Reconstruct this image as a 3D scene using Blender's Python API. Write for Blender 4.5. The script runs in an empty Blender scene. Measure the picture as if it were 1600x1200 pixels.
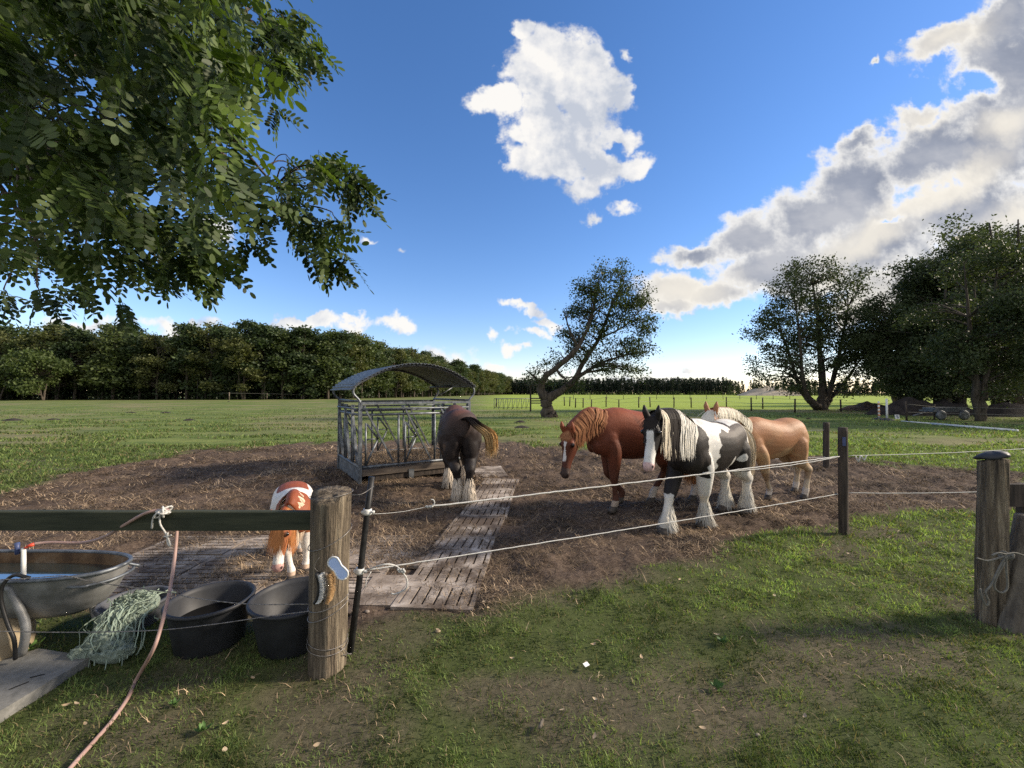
import bpy, math, random
import numpy as np
from mathutils import Vector, Matrix
R = math.radians
scene = bpy.context.scene

# ------------------------------------------------------------------ camera
FPX = 640.0                    # focal length in pixels of a 1600 px wide frame
CAM_H = 1.65
PITCH = math.atan(14/FPX)
cam_data = bpy.data.cameras.new('camera')
cam = bpy.data.objects.new('camera', cam_data)
scene.collection.objects.link(cam)
scene.camera = cam
cam.location = (0, 0, CAM_H)
cam.rotation_euler = (math.pi/2 + PITCH, 0, 0)
cam_data.sensor_width = 36
cam_data.lens = 36*FPX/1600
cam_data.clip_start = 0.05
cam_data.clip_end = 6000

# ------------------------------------------------------------------ light
SUN_EL, SUN_AZ = 27.0, 84.0    # degrees; azimuth from +Y (view axis) to +X
SKY_STRENGTH, SUN_STRENGTH = 0.15, 4.6
scene.view_settings.view_transform = 'Standard'
scene.view_settings.look = 'None'
scene.view_settings.exposure = 0.55
scene.view_settings.gamma = 1.0
scene.cycles.use_denoising = False
scene.cycles.max_bounces = 6
scene.cycles.transparent_max_bounces = 8
scene.cycles.caustics_reflective = False
scene.cycles.caustics_refractive = False

sun_data = bpy.data.lights.new('sun', 'SUN')
sun = bpy.data.objects.new('sun', sun_data)
scene.collection.objects.link(sun)
sun_data.energy = SUN_STRENGTH
sun_data.angle = R(7)
sun_data.color = (1.0, 0.86, 0.68)
sdir = Vector((math.cos(R(SUN_EL))*math.sin(R(SUN_AZ)), math.cos(R(SUN_EL))*math.cos(R(SUN_AZ)), math.sin(R(SUN_EL))))
sun.rotation_euler = sdir.to_track_quat('Z', 'Y').to_euler()

class NT:
    """tiny wrapper for building node trees"""
    def __init__(self, tree): self.t = tree; self.n = tree.nodes; self.l = tree.links
    def new(self, kind, **kw):
        n = self.n.new(kind)
        for k, v in kw.items(): setattr(n, k, v)
        return n
    def put(self, sock, v):
        if hasattr(v, 'is_output') or isinstance(v, bpy.types.NodeSocket): self.l.new(v, sock)
        else: sock.default_value = v
    def math(self, op, a, b=0.0, c=0.0, clamp=False):
        n = self.new('ShaderNodeMath', operation=op, use_clamp=clamp)
        self.put(n.inputs[0], a); self.put(n.inputs[1], b)
        if op in ('MULTIPLY_ADD',): self.put(n.inputs[2], c)
        return n.outputs[0]
    def vmath(self, op, a, b=None, s=None):
        n = self.new('ShaderNodeVectorMath', operation=op)
        self.put(n.inputs[0], a)
        if b is not None: self.put(n.inputs[1], b)
        if s is not None: self.put(n.inputs['Scale'], s)
        return n.outputs['Value'] if op in ('LENGTH', 'DOT_PRODUCT', 'DISTANCE') else n.outputs[0]
    def noise(self, vec, scale, detail=4, rough=0.55, dim='3D', out='Fac', dist=0.0):
        n = self.new('ShaderNodeTexNoise', noise_dimensions=dim)
        if vec is not None: self.put(n.inputs['Vector'], vec)
        n.inputs['Scale'].default_value = scale; n.inputs['Detail'].default_value = detail
        n.inputs['Roughness'].default_value = rough; n.inputs['Distortion'].default_value = dist
        return n.outputs[out]
    def ramp(self, fac, stops, interp='LINEAR'):
        n = self.new('ShaderNodeValToRGB'); n.color_ramp.interpolation = interp
        el = n.color_ramp.elements
        while len(el) > 1: el.remove(el[-1])
        for i, (p, c) in enumerate(stops):
            e = el[0] if i == 0 else el.new(p)
            e.position = p
            e.color = (c, c, c, 1) if isinstance(c, (int, float)) else (*c, 1)
        self.put(n.inputs[0], fac)
        return n.outputs[0]
    def mix(self, fac, a, b, blend='MIX'):
        n = self.new('ShaderNodeMix', data_type='RGBA', blend_type=blend)
        n.clamp_factor = True
        self.put(n.inputs[0], fac)
        self.put(n.inputs[6], a if not isinstance(a, tuple) else (*a, 1))
        self.put(n.inputs[7], b if not isinstance(b, tuple) else (*b, 1))
        return n.outputs[2]
    def mapping(self, vec, loc=(0,0,0), rot=(0,0,0), scale=(1,1,1), kind='POINT'):
        n = self.new('ShaderNodeMapping', vector_type=kind)
        self.put(n.inputs[0], vec)
        n.inputs['Location'].default_value = loc; n.inputs['Rotation'].default_value = rot; n.inputs['Scale'].default_value = scale
        return n.outputs[0]
    def smooth(self, v, a, b):
        n = self.new('ShaderNodeMapRange', interpolation_type='SMOOTHSTEP')
        self.put(n.inputs[0], v); n.inputs[1].default_value = a; n.inputs[2].default_value = b
        return n.outputs[0]

# ------------------------------------------------------------------ sky with clouds (all by direction, infinitely far)
world = bpy.data.worlds.new('World'); scene.world = world; world.use_nodes = True
world.cycles.sampling_method = 'MANUAL'; world.cycles.sample_map_resolution = 512
W = NT(world.node_tree)
for n in list(W.n): W.n.remove(n)
sky = W.new('ShaderNodeTexSky', sky_type='NISHITA')
sky.sun_disc = False
sky.sun_elevation = R(SUN_EL); sky.sun_rotation = R(SUN_AZ)
sky.altitude = 0; sky.air_density = 1.0; sky.dust_density = 0.1; sky.ozone_density = 3.0
tc = W.new('ShaderNodeTexCoord')
sep = W.new('ShaderNodeSeparateXYZ'); W.put(sep.inputs[0], tc.outputs['Generated'])
# direction projected on a vertical sheet in front (the clouds stand in the northern half of the sky)
yy = W.math('MAXIMUM', sep.outputs[1], 0.08)
cu = W.math('DIVIDE', sep.outputs[0], yy); cv = W.math('DIVIDE', sep.outputs[2], yy)
comb = W.new('ShaderNodeCombineXYZ'); W.put(comb.inputs[0], cu); W.put(comb.inputs[1], cv)
P0 = comb.outputs[0]
wn = W.new('ShaderNodeTexNoise', noise_dimensions='2D'); W.put(wn.inputs['Vector'], P0)
wn.inputs['Scale'].default_value = 5.0; wn.inputs['Detail'].default_value = 5; wn.inputs['Roughness'].default_value = 0.6
warp = W.vmath('SCALE', W.vmath('SUBTRACT', wn.outputs['Color'], (0.5, 0.5, 0.5)), s=0.155)
wmask = W.vmath('MULTIPLY', warp, (1, 1, 0))
P = W.vmath('ADD', P0, wmask)

def px2uv(x, y): return ((x-800)/FPX, (614-y)/FPX)
def blob_field(P, blobs):
    acc = None
    for (x, y, rx, ry, rot, w) in blobs:
        u, v = px2uv(x, y)
        m = W.mapping(P, (u, v, 0), (0, 0, R(rot)), (rx/FPX, ry/FPX, 1), 'TEXTURE')
        d = W.vmath('LENGTH', m)
        f = W.math('MULTIPLY', W.math('SUBTRACT', 1.0, d), w)
        acc = f if acc is None else W.math('SMOOTH_MAX', acc, f, 0.1) if False else (W.math('MAXIMUM', acc, f))
    return acc
white_blobs = [  # cx, cy, rx, ry, rotation(deg ccw), weight
    (870, 80, 75, 60, 0, 1), (840, 110, 60, 60, 0, 1), (925, 75, 35, 50, 0, .9), (820, 40, 18, 26, 0, .7), (780, 145, 48, 32, 10, .9), (850, 170, 70, 55, 0, 1),
    (935, 130, 42, 70, 0, 1), (900, 170, 80, 70, 0, 1), (870, 230, 75, 62, 0, 1), (830, 200, 45, 50, 0, .9), (930, 255, 55, 55, 0, 1),
    (905, 290, 50, 32, 0, .8), (980, 260, 34, 24, 20, .8), (965, 215, 40, 30, 0, .8), (985, 262, 40, 16, 25, .7), (808, 232, 20, 20, 0, .6), (965, 150, 22, 30, 0, .8),
    (981, 64, 14, 17, 0, .42), (928, 335, 24, 9, 0, .42), (975, 319, 28, 10, -12, .42),
    (330, 357, 55, 26, 0, .8), (628, 376, 16, 8, 0, .4), (575, 368, 22, 7, 0, .3),
    (820, 482, 40, 12, -12, .7), (850, 496, 46, 12, 0, .7), (828, 516, 30, 13, 0, .7), (775, 522, 15, 8, 0, .4), (815, 546, 25, 9, -18, .5),
    (475, 500, 70, 14, 0, .8), (545, 506, 60, 10, 0, .6), (628, 513, 36, 14, -12, .6), (290, 505, 90, 16, 0, .6), (785, 577, 22, 10, 0, .6),
    (1078, 566, 30, 9, 0, .5), (1135, 568, 18, 7, 0, .4), (130, 512, 90, 14, 0, .5), (980, 592, 200, 18, 0, .35), (700, 560, 60, 12, 0, .25)]
bank_blobs = [
    (1095, 397, 75, 24, 5, .8), (1170, 370, 90, 55, 20, 1), (1260, 340, 110, 75, 28, 1), (1350, 290, 130, 85, 28, 1), (1460, 230, 120, 70, 25, 1),
    (1560, 230, 150, 110, 20, 1), (1240, 420, 120, 60, 15, 1), (1380, 380, 150, 80, 20, 1), (1520, 330, 160, 90, 15, 1),
    (1600, 80, 110, 120, 0, 1), (1540, 150, 50, 70, 0, .7), (1440, 178, 45, 30, 0, .8), (1350, 225, 60, 25, 20, .8), (1700, 200, 220, 260, 0, 1),
    (1480, 60, 90, 34, 28, .9), (1580, 20, 90, 40, 10, 1), (1420, 190, 14, 16, 0, .5), (1376, 95, 16, 9, 30, .45), (1520, 130, 30, 50, 0, .6),
    (1060, 460, 85, 38, 0, .9), (1130, 470, 70, 26, 12, .9), (1050, 495, 60, 16, 0, .7), (1250, 470, 60, 30, 0, .5), (1390, 460, 180, 50, 10, .8)]
glow_blobs = [(1490, 290, 110, 30, 28, 1), (1360, 375, 90, 34, 20, 1), (1080, 465, 110, 50, 5, .9), (1500, 50, 110, 40, 25, 1), (1590, 190, 60, 34, 10, .9),
    (1300, 430, 70, 24, 15, .7), (1440, 178, 60, 26, 0, .8), (1590, 330, 90, 30, 20, .9), (1340, 480, 160, 60, 5, .8)]
nz1 = W.noise(P0, 7.0, 9, 0.56, '2D')
nz3 = W.noise(P0, 26.0, 7, 0.6, '2D')
nz2 = W.noise(P0, 2.6, 5, 0.55, '2D')
nzb = W.noise(W.mapping(P0, (0, 0, 0), (0, 0, R(-26)), (.62, 1.5, 1)), 6.5, 10, 0.58, '2D')
def density(field, amp, nz1=nz1):
    return W.math('ADD', field, W.math('ADD', W.math('MULTIPLY', W.math('SUBTRACT', nz1, 0.5), amp), W.math('MULTIPLY', W.math('SUBTRACT', nz3, 0.5), 0.55)))
hole_blobs = [(868, 154, 60, 14, 8, .40), (815, 207, 22, 16, 0, .5), (962, 228, 20, 22, 0, .6), (876, 245, 18, 10, 0, .3)]
holes = W.math('MULTIPLY', W.math('MAXIMUM', blob_field(P, hole_blobs), 0.0), W.math('MULTIPLY', nz3, 2.0))
dw = W.math('SUBTRACT', density(blob_field(P, white_blobs), 0.80), holes)
db = W.math('SUBTRACT', density(blob_field(P, bank_blobs), 0.85, nzb), W.math('MAXIMUM', blob_field(P, [(1530, 130, 60, 30, 30, .8), (1400, 345, 50, 10, 20, .5), (1240, 500, 90, 20, 10, .7)]), 0.0))
gl = W.smooth(W.math('ADD', blob_field(P, glow_blobs), W.math('MULTIPLY', W.math('SUBTRACT', nz2, 0.5), 1.1)), -0.3, 0.9)
aw = W.smooth(dw, 0.00, 0.36); ab = W.smooth(db, -0.02, 0.34)
puff = W.noise(W.vmath('ADD', P0, (0.02, 0.03, 0)), 7.0, 9, 0.56, '2D')          # the same field a step towards the sun: relief of the puffs
relief = W.math('SUBTRACT', nz1, puff)
shade_n = W.noise(P, 3.6, 5, 0.5, '2D')
cw = W.ramp(W.math('ADD', W.math('ADD', shade_n, W.math('MULTIPLY', relief, 0.9)), 0.0), [(0.28, (0.58, 0.62, 0.70)), (0.43, (0.84, 0.84, 0.85)), (0.56, (1.02, 0.99, 0.94))])
thick = W.smooth(db, 0.16, 0.72)
core = W.ramp(W.math('ADD', W.math('MULTIPLY', shade_n, .5), W.math('MULTIPLY', nzb, .5)), [(0.30, (0.23, 0.26, 0.34)), (0.5, (0.34, 0.37, 0.45)), (0.68, (0.55, 0.56, 0.60))])
edge = (0.98, 0.96, 0.92)
cb = W.mix(thick, edge, core)
cb = W.mix(W.math('MULTIPLY', gl, 0.78), cb, (1.0, 0.93, 0.80))
CLOUD_GAIN = 0.68
ccol = W.mix(ab, cw, cb)
alpha = W.math('MAXIMUM', W.math('MULTIPLY', aw, 0.96), W.math('MULTIPLY', ab, 0.985))
fwd = W.smooth(sep.outputs[1], 0.05, 0.2)
above = W.smooth(sep.outputs[2], -0.01, 0.005)
alpha = W.math('MULTIPLY', W.math('MULTIPLY', alpha, fwd), above)
# bright broken cloud added out of view, over and behind the camera, as fill light
back_n = W.noise(tc.outputs['Generated'], 2.2, 6, 0.55)
back = W.math('MULTIPLY', W.math('MULTIPLY', W.smooth(back_n, 0.38, 0.56), W.math('SUBTRACT', 1.0, W.smooth(sep.outputs[1], -0.15, 0.35))), above)
ccol = W.mix(back, ccol, (1.02, 0.98, 0.93))
alpha = W.math('MAXIMUM', alpha, W.math('MULTIPLY', back, 0.92))
bg1 = W.new('ShaderNodeBackground'); hs = W.new('ShaderNodeHueSaturation'); hs.inputs['Saturation'].default_value = 1.2; hs.inputs['Value'].default_value = 0.95; W.put(hs.inputs['Color'], sky.outputs[0])
W.put(bg1.inputs[0], W.mix(1.0, hs.outputs[0], (1.08, 0.93, 1.0), 'MULTIPLY')); bg1.inputs[1].default_value = SKY_STRENGTH
bg2 = W.new('ShaderNodeBackground'); W.put(bg2.inputs[0], ccol); bg2.inputs[1].default_value = CLOUD_GAIN
mx = W.new('ShaderNodeMixShader'); W.put(mx.inputs[0], alpha); W.l.new(bg1.outputs[0], mx.inputs[1]); W.l.new(bg2.outputs[0], mx.inputs[2])
wo = W.new('ShaderNodeOutputWorld'); W.l.new(mx.outputs[0], wo.inputs[0])

# ------------------------------------------------------------------ helpers
rng = np.random.default_rng(7); random.seed(7)
ORG = {}
def ray(px, py):
    u, v = (px-800)/FPX, (600-py)/FPX
    c, s = math.cos(PITCH), math.sin(PITCH)
    return np.array([u, c - v*s, s + v*c])
def G(px, py, z=0.0):
    d = ray(px, py); t = (z-CAM_H)/d[2]
    return np.array([d[0]*t, d[1]*t, z])
def at(px, py, Y):
    d = ray(px, py); t = Y/d[1]
    return np.array([d[0]*t, Y, CAM_H + d[2]*t])
def link(o, parent=None):
    scene.collection.objects.link(o)
    if parent is not None: o.parent = parent
    return o
def tag(o, label=None, cat=None, group=None, kind=None):
    if label: o['label'] = label
    if cat: o['category'] = cat
    if group: o['group'] = group
    if kind: o['kind'] = kind
    return o
def thing(name, loc, label, cat, group=None):
    o = bpy.data.objects.new(name, None); o.empty_display_size = 0.1
    link(o); o.location = loc
    ORG[o.name] = np.array(loc, float)
    return tag(o, label, cat, group)
def mesh_obj(name, V, F, mat, parent=None, smooth=False, col=None, rel=True, mats=None, midx=None):
    """V (n,3) world coordinates, F list of index lists or an (m,k) array"""
    V = np.asarray(V, float)
    org = ORG.get(parent.name, np.zeros(3)) if parent is not None else np.zeros(3)
    if rel: V = V - org
    me = bpy.data.meshes.new(name)
    me.vertices.add(len(V)); me.vertices.foreach_set('co', V.astype(np.float32).ravel())
    if isinstance(F, np.ndarray):
        k = F.shape[1]; lt = np.full(len(F), k, np.int32); lv = F.astype(np.int32).ravel()
    else:
        lt = np.array([len(f) for f in F], np.int32); lv = np.concatenate([np.asarray(f, np.int32) for f in F]) if len(F) else np.zeros(0, np.int32)
    me.loops.add(len(lv)); me.loops.foreach_set('vertex_index', lv)
    me.polygons.add(len(lt))
    st = np.zeros(len(lt), np.int32); st[1:] = np.cumsum(lt)[:-1]
    me.polygons.foreach_set('loop_start', st); me.polygons.foreach_set('loop_total', lt)
    me.polygons.foreach_set('use_smooth', np.full(len(lt), smooth, bool))
    me.update(calc_edges=True)
    me.validate(clean_customdata=False)
    if col is not None:
        a = me.attributes.new('Col', 'FLOAT_COLOR', 'POINT')
        c = np.ones((len(V), 4), np.float32); c[:, :3] = np.asarray(col, np.float32)[:, :3]
        a.data.foreach_set('color', c.ravel())
    if mats:
        for m in mats: me.materials.append(m)
        me.polygons.foreach_set('material_index', np.asarray(midx, np.int32))
    else: me.materials.append(mat)
    o = bpy.data.objects.new(name, me); link(o, parent)
    ORG[o.name] = org
    return o
class MB:
    """collects primitives into one mesh"""
    def __init__(self): self.V = []; self.F = []; self.C = []; self.n = 0
    def add(self, V, F, col=None):
        V = np.asarray(V, float)
        self.V.append(V); self.F += [[i+self.n for i in f] for f in F]
        self.C.append(np.tile(np.array(col if col is not None else (1, 1, 1), float), (len(V), 1)))
        self.n += len(V); return self
    def box(self, c, s, rot=None, col=None, taper=1.0):
        """centre, full sizes, rotation matrix"""
        x, y, z = np.array(s)/2
        V = np.array([(-x,-y,-z),(x,-y,-z),(x,y,-z),(-x,y,-z),(-x*taper,-y*taper,z),(x*taper,-y*taper,z),(x*taper,y*taper,z),(-x*taper,y*taper,z)])
        if rot is not None: V = V @ np.array(rot).T
        return self.add(V + np.array(c), [(0,3,2,1),(4,5,6,7),(0,1,5,4),(1,2,6,5),(2,3,7,6),(3,0,4,7)], col)
    def tube(self, path, r, seg=8, cap=True, flat=1.0, col=None, up=None, rough=0.0):
        path = np.asarray(path, float); n = len(path)
        r = np.broadcast_to(np.asarray(r, float), (n,)) if np.ndim(r) <= 1 else r
        V = []; T = np.gradient(path, axis=0) if n > 2 else np.tile(path[-1]-path[0], (n, 1))
        T /= np.linalg.norm(T, axis=1)[:, None] + 1e-9
        u = np.array(up if up is not None else ((0, 0, 1) if abs(T[0][2]) < .9 else (1, 0, 0)), float)
        for i in range(n):
            a = np.cross(T[i], u); a /= np.linalg.norm(a)+1e-9
            b = np.cross(a, T[i]); u = b
            th = np.arange(seg)*2*math.pi/seg
            rr = r[i]*(1 + rough*rng.normal(size=seg)) if rough else r[i]
            V.append(path[i] + (np.cos(th)*rr)[:, None]*a + (np.sin(th)*rr*flat)[:, None]*b)
        V = np.concatenate(V); F = []
        for i in range(n-1):
            for k in range(seg):
                k2 = (k+1) % seg
                F.append((i*seg+k, i*seg+k2, (i+1)*seg+k2, (i+1)*seg+k))
        if cap: F.append(tuple(range(seg))[::-1]); F.append(tuple((n-1)*seg+k for k in range(seg)))
        return self.add(V, F, col)
    def bar(self, a, b, r, seg=8, col=None): return self.tube([a, b], r, seg, col=col)
    def beam(self, a, b, w, h, up=(0, 0, 1), col=None):
        """rectangular beam from a to b"""
        a, b = np.array(a, float), np.array(b, float); d = b-a; L = np.linalg.norm(d); d /= L
        s = np.cross(d, up); s /= np.linalg.norm(s); u = np.cross(s, d)
        return self.box((a+b)/2, (L, w, h), np.stack([d, s, u], 1), col)
    def sphere(self, c, r, seg=12, rings=8, col=None, rot=None):
        r = np.broadcast_to(np.asarray(r, float), (3,))
        V = [(0, 0, -1)]
        for i in range(1, rings):
            p = -math.pi/2 + math.pi*i/rings
            for k in range(seg):
                t = 2*math.pi*k/seg; V.append((math.cos(p)*math.cos(t), math.cos(p)*math.sin(t), math.sin(p)))
        V.append((0, 0, 1)); V = np.array(V)*r
        if rot is not None: V = V @ np.array(rot).T
        F = [(0, 1+(k+1) % seg, 1+k) for k in range(seg)]
        for i in range(rings-2):
            for k in range(seg):
                a, b = 1+i*seg+k, 1+i*seg+(k+1) % seg
                F.append((a, b, b+seg, a+seg))
        l = len(V)-1; o = 1+(rings-2)*seg
        F += [(o+k, o+(k+1) % seg, l) for k in range(seg)]
        return self.add(V + np.array(c), F, col)
    def lathe(self, prof, c=(0, 0, 0), seg=32, sx=1.0, sy=1.0, close=False):
        V = []; F = []
        for (r, z) in prof:
            for k in range(seg):
                t = 2*math.pi*k/seg; V.append((r*math.cos(t)*sx+c[0], r*math.sin(t)*sy+c[1], z+c[2]))
        for i in range(len(prof)-1):
            for k in range(seg):
                k2 = (k+1) % seg; F.append((i*seg+k, i*seg+k2, (i+1)*seg+k2, (i+1)*seg+k))
        if close: F.append(tuple(range(seg))[::-1]); F.append(tuple((len(prof)-1)*seg+k for k in range(seg)))
        return self.add(V, F)
    def prism(self, pts, frame, depth):
        """closed 2D outline pts extruded by depth; frame = (origin, axis1, axis2)"""
        o, a, b = [np.array(q, float) for q in frame]; nrm = np.cross(a, b); n = len(pts)
        V = [o+a*p[0]+b*p[1] for p in pts] + [o+a*p[0]+b*p[1]+nrm*depth for p in pts]
        return self.add(V, [tuple(range(n))[::-1], tuple(range(n, 2*n))] + [(i, (i+1) % n, (i+1) % n+n, i+n) for i in range(n)])
    def build(self, name, mat, parent=None, smooth=True, usecol=False):
        return mesh_obj(name, np.concatenate(self.V), self.F, mat, parent, smooth, np.concatenate(self.C) if usecol else None)
def rotz(a): c, s = math.cos(a), math.sin(a); return np.array([[c, -s, 0], [s, c, 0], [0, 0, 1]])
def rotx(a): c, s = math.cos(a), math.sin(a); return np.array([[1, 0, 0], [0, c, -s], [0, s, c]])
def roty(a): c, s = math.cos(a), math.sin(a); return np.array([[c, 0, s], [0, 1, 0], [-s, 0, c]])
def spline(pts, n=24):
    """Catmull-Rom through pts"""
    P = np.asarray(pts, float); P = np.vstack([2*P[0]-P[1], P, 2*P[-1]-P[-2]])
    m = len(P)-3; out = []
    for t in np.linspace(0, m-1e-6, n):
        i = int(t); f = t-i; a, b, c, d = P[i:i+4]
        out.append(.5*((2*b)+(-a+c)*f+(2*a-5*b+4*c-d)*f*f+(-a+3*b-3*c+d)*f**3))
    return np.array(out)
def sag(a, b, s, n=16):
    a, b = np.array(a, float), np.array(b, float); t = np.linspace(0, 1, n)[:, None]
    p = a+(b-a)*t; p[:, 2] -= (4*s*t*(1-t))[:, 0]; return p

# numpy value noise
_perm = np.random.default_rng(3).random(4096)
def _h(i, j, k=0): return _perm[(i*73 + j*1009 + k*2731 + (i*j) % 97*13) % 4096]
def vnoise(x, y, k=0):
    xi, yi = np.floor(x).astype(np.int64), np.floor(y).astype(np.int64); fx, fy = x-xi, y-yi
    fx, fy = fx*fx*(3-2*fx), fy*fy*(3-2*fy)
    a, b, c, d = _h(xi, yi, k), _h(xi+1, yi, k), _h(xi, yi+1, k), _h(xi+1, yi+1, k)
    return (a*(1-fx)+b*fx)*(1-fy)+(c*(1-fx)+d*fx)*fy
def fbm(x, y, oct=4, k=0, gain=.5):
    s = 0; a = 1; t = 0
    for o in range(oct):
        s = s+a*vnoise(x*2**o+o*17.3, y*2**o-o*9.1, k+o); t += a; a *= gain
    return s/t
def poly_sd(x, y, poly):
    """signed distance to polygon, positive inside"""
    poly = np.asarray(poly, float); d = np.full(x.shape, 1e9); inside = np.zeros(x.shape, bool)
    for i in range(len(poly)):
        a, b = poly[i], poly[(i+1) % len(poly)]
        ex, ey = b-a; t = np.clip(((x-a[0])*ex+(y-a[1])*ey)/(ex*ex+ey*ey+1e-12), 0, 1)
        d = np.minimum(d, np.hypot(x-a[0]-t*ex, y-a[1]-t*ey))
        c = ((a[1] > y) != (b[1] > y)) & (x < (b[0]-a[0])*(y-a[1])/(b[1]-a[1]+1e-12)+a[0])
        inside ^= c
    return np.where(inside, d, -d)
def sstep(v, a, b): t = np.clip((v-a)/(b-a), 0, 1); return t*t*(3-2*t)

# ------------------------------------------------------------------ materials
def new_mat(name):
    m = bpy.data.materials.new(name); m.use_nodes = True
    t = NT(m.node_tree); t.b = t.n['Principled BSDF']; return m, t
def obj_coord(t): return t.new('ShaderNodeTexCoord').outputs['Object']
def bump(t, h, strength=.4, dist=.01):
    n = t.new('ShaderNodeBump'); n.inputs['Strength'].default_value = strength; n.inputs['Distance'].default_value = dist
    t.put(n.inputs['Height'], h); t.put(t.b.inputs['Normal'], n.outputs[0])
def mottled(name, c1, c2, scale=8, rough=.8, metal=0.0, stretch=(1, 1, 1), bmp=.3, bdist=.005, c3=None, spec=.3, detail=6):
    m, t = new_mat(name)
    v = t.mapping(obj_coord(t), scale=stretch)
    f = t.noise(v, scale, detail, .6)
    stops = [(.32, c1), (.68, c2)] if c3 is None else [(.3, c1), (.52, c2), (.7, c3)]
    cr_ = t.ramp(f, stops)
    if name == 'concrete': cr_ = t.mix(t.smooth(t.noise(obj_coord(t), 1.3, 7, .68), .42, .60), cr_, (.085, .062, .046))
    t.put(t.b.inputs['Base Color'], cr_)
    t.b.inputs['Roughness'].default_value = rough; t.b.inputs['Metallic'].default_value = metal
    t.b.inputs['Specular IOR Level'].default_value = spec
    if bmp: bump(t, t.noise(v, scale*3, 5, .6), bmp, bdist)
    return m
def attr_mat(name, rough=.7, spec=.2, transl=0.0, noise_amt=0.25, nscale=20, bmp=0, sheen=0, stretch=(1, 1, 1)):
    """colour from the mesh attribute Col with a noise on top"""
    m, t = new_mat(name)
    a = t.new('ShaderNodeAttribute'); a.attribute_name = 'Col'
    v = t.mapping(obj_coord(t), scale=stretch)
    f = t.noise(v, nscale, 4, .6)
    g = t.ramp(f, [(.25, 1-noise_amt), (.75, 1+noise_amt)]) if noise_amt else None
    col = a.outputs['Color']
    if noise_amt:
        k = t.math('MULTIPLY_ADD', f, noise_amt*2, 1-noise_amt)
        col = t.vmath('SCALE', col, s=k)
    t.put(t.b.inputs['Base Color'], col)
    t.b.inputs['Roughness'].default_value = rough; t.b.inputs['Specular IOR Level'].default_value = spec
    if sheen: t.b.inputs['Sheen Weight'].default_value = sheen
    if bmp: bump(t, f, bmp, .01)
    if transl:
        tr = t.new('ShaderNodeBsdfTranslucent'); t.put(tr.inputs[0], t.mix(1.0, col, (1.2, 1.25, .6), 'MULTIPLY'))
        mxs = t.new('ShaderNodeMixShader'); mxs.inputs[0].default_value = transl
        t.l.new(t.b.outputs[0], mxs.inputs[1]); t.l.new(tr.outputs[0], mxs.inputs[2])
        t.l.new(mxs.outputs[0], t.n['Material Output'].inputs[0])
    return m
MT = {}
MT['leaf'] = attr_mat('leaf_green', .55, .25, .3, 0)
MT['grass'] = attr_mat('grass_blade', .6, .2, .35, 0)
MT['straw'] = attr_mat('straw', .75, .15, .1, 0)
MT['hair'] = attr_mat('horse_hair', .7, .12, 0, 0)
MT['coat'], t = new_mat('horse_coat')
a = t.new('ShaderNodeAttribute'); a.attribute_name = 'Col'; oc = obj_coord(t)
f1 = t.noise(oc, 7, 5, .6); f2 = t.noise(t.mapping(oc, rot=(.3, .4, .2), scale=(1, 1, .28)), 110, 4, .7); f3 = t.noise(oc, 2.2, 3, .5)
kk_ = t.math('MULTIPLY', t.math('MULTIPLY_ADD', f1, .42, .79), t.math('MULTIPLY_ADD', f2, .8, .6))
ccol_ = t.vmath('SCALE', a.outputs['Color'], s=kk_)
ccol_ = t.mix(t.math('MULTIPLY', t.smooth(f3, .5, .8), .16), ccol_, (.20, .15, .11))
t.put(t.b.inputs['Base Color'], ccol_); t.b.inputs['Roughness'].default_value = .55; t.b.inputs['Specular IOR Level'].default_value = .22
bump(t, t.math('ADD', f2, t.math('MULTIPLY', f1, 1.5)), .55, .006)
MT['bark'] = mottled('bark', (.035, .028, .022), (.11, .09, .07), 3, .95, stretch=(3, 3, .6), bmp=.9, bdist=.05)
MT['bark_pale'] = mottled('bark_pale', (.06, .05, .04), (.19, .165, .13), 3, .95, stretch=(3, 3, .6), bmp=.7, bdist=.04)
MT['post_wood'] = mottled('weathered_post_wood', (.03, .025, .02), (.17, .135, .095), 6, .9, stretch=(5, 5, .35), bmp=1.0, bdist=.03, c3=(.36, .30, .21), detail=10)
MT['post_dark'] = mottled('dark_post_wood', (.02, .017, .015), (.09, .07, .055), 6, .9, stretch=(4, 4, .4), bmp=.8, bdist=.01)
MT['rail'] = mottled('green_stained_rail', (.022, .028, .018), (.06, .065, .04), 5, .85, stretch=(.4, 4, 4), bmp=.5, bdist=.006)
MT['galv'] = mottled('galvanised_steel', (.07, .078, .088), (.16, .175, .19), 12, .5, .6, bmp=.15, c3=(.26, .28, .30))
MT['galv_dull'] = mottled('dull_zinc', (.07, .075, .08), (.15, .16, .17), 7, .55, .6, bmp=.2, c3=(.23, .24, .25))
MT['zinc_tub'] = mottled('zinc_tub', (.13, .13, .12), (.25, .25, .245), 6, .55, .45, bmp=.25, c3=(.37, .37, .36))
MT['rust_in'] = mottled('rusty_enamel', (.06, .035, .02), (.20, .12, .06), 5, .8, bmp=.2, c3=(.34, .27, .19))
MT['black_rubber'] = mottled('black_tub_rubber', (.018, .019, .022), (.035, .037, .042), 9, .55, bmp=.2, bdist=.003, spec=.35)
MT['black_plastic'] = mottled('black_plastic', (.008, .008, .009), (.03, .03, .03), 20, .5, bmp=.2, bdist=.002)
MT['rope'] = mottled('white_rope', (.38, .37, .34), (.66, .65, .61), 90, .8, bmp=.6, bdist=.002)
MT['rope_old'] = mottled('dirty_rope', (.10, .095, .08), (.20, .19, .16), 60, .9, bmp=.6, bdist=.002)
MT['wire'] = mottled('wire', (.12, .11, .10), (.32, .30, .28), 60, .5, .6, bmp=.2)
MT['hose'] = mottled('pink_hose', (.30, .19, .16), (.44, .30, .26), 9, .5, bmp=0)
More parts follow.
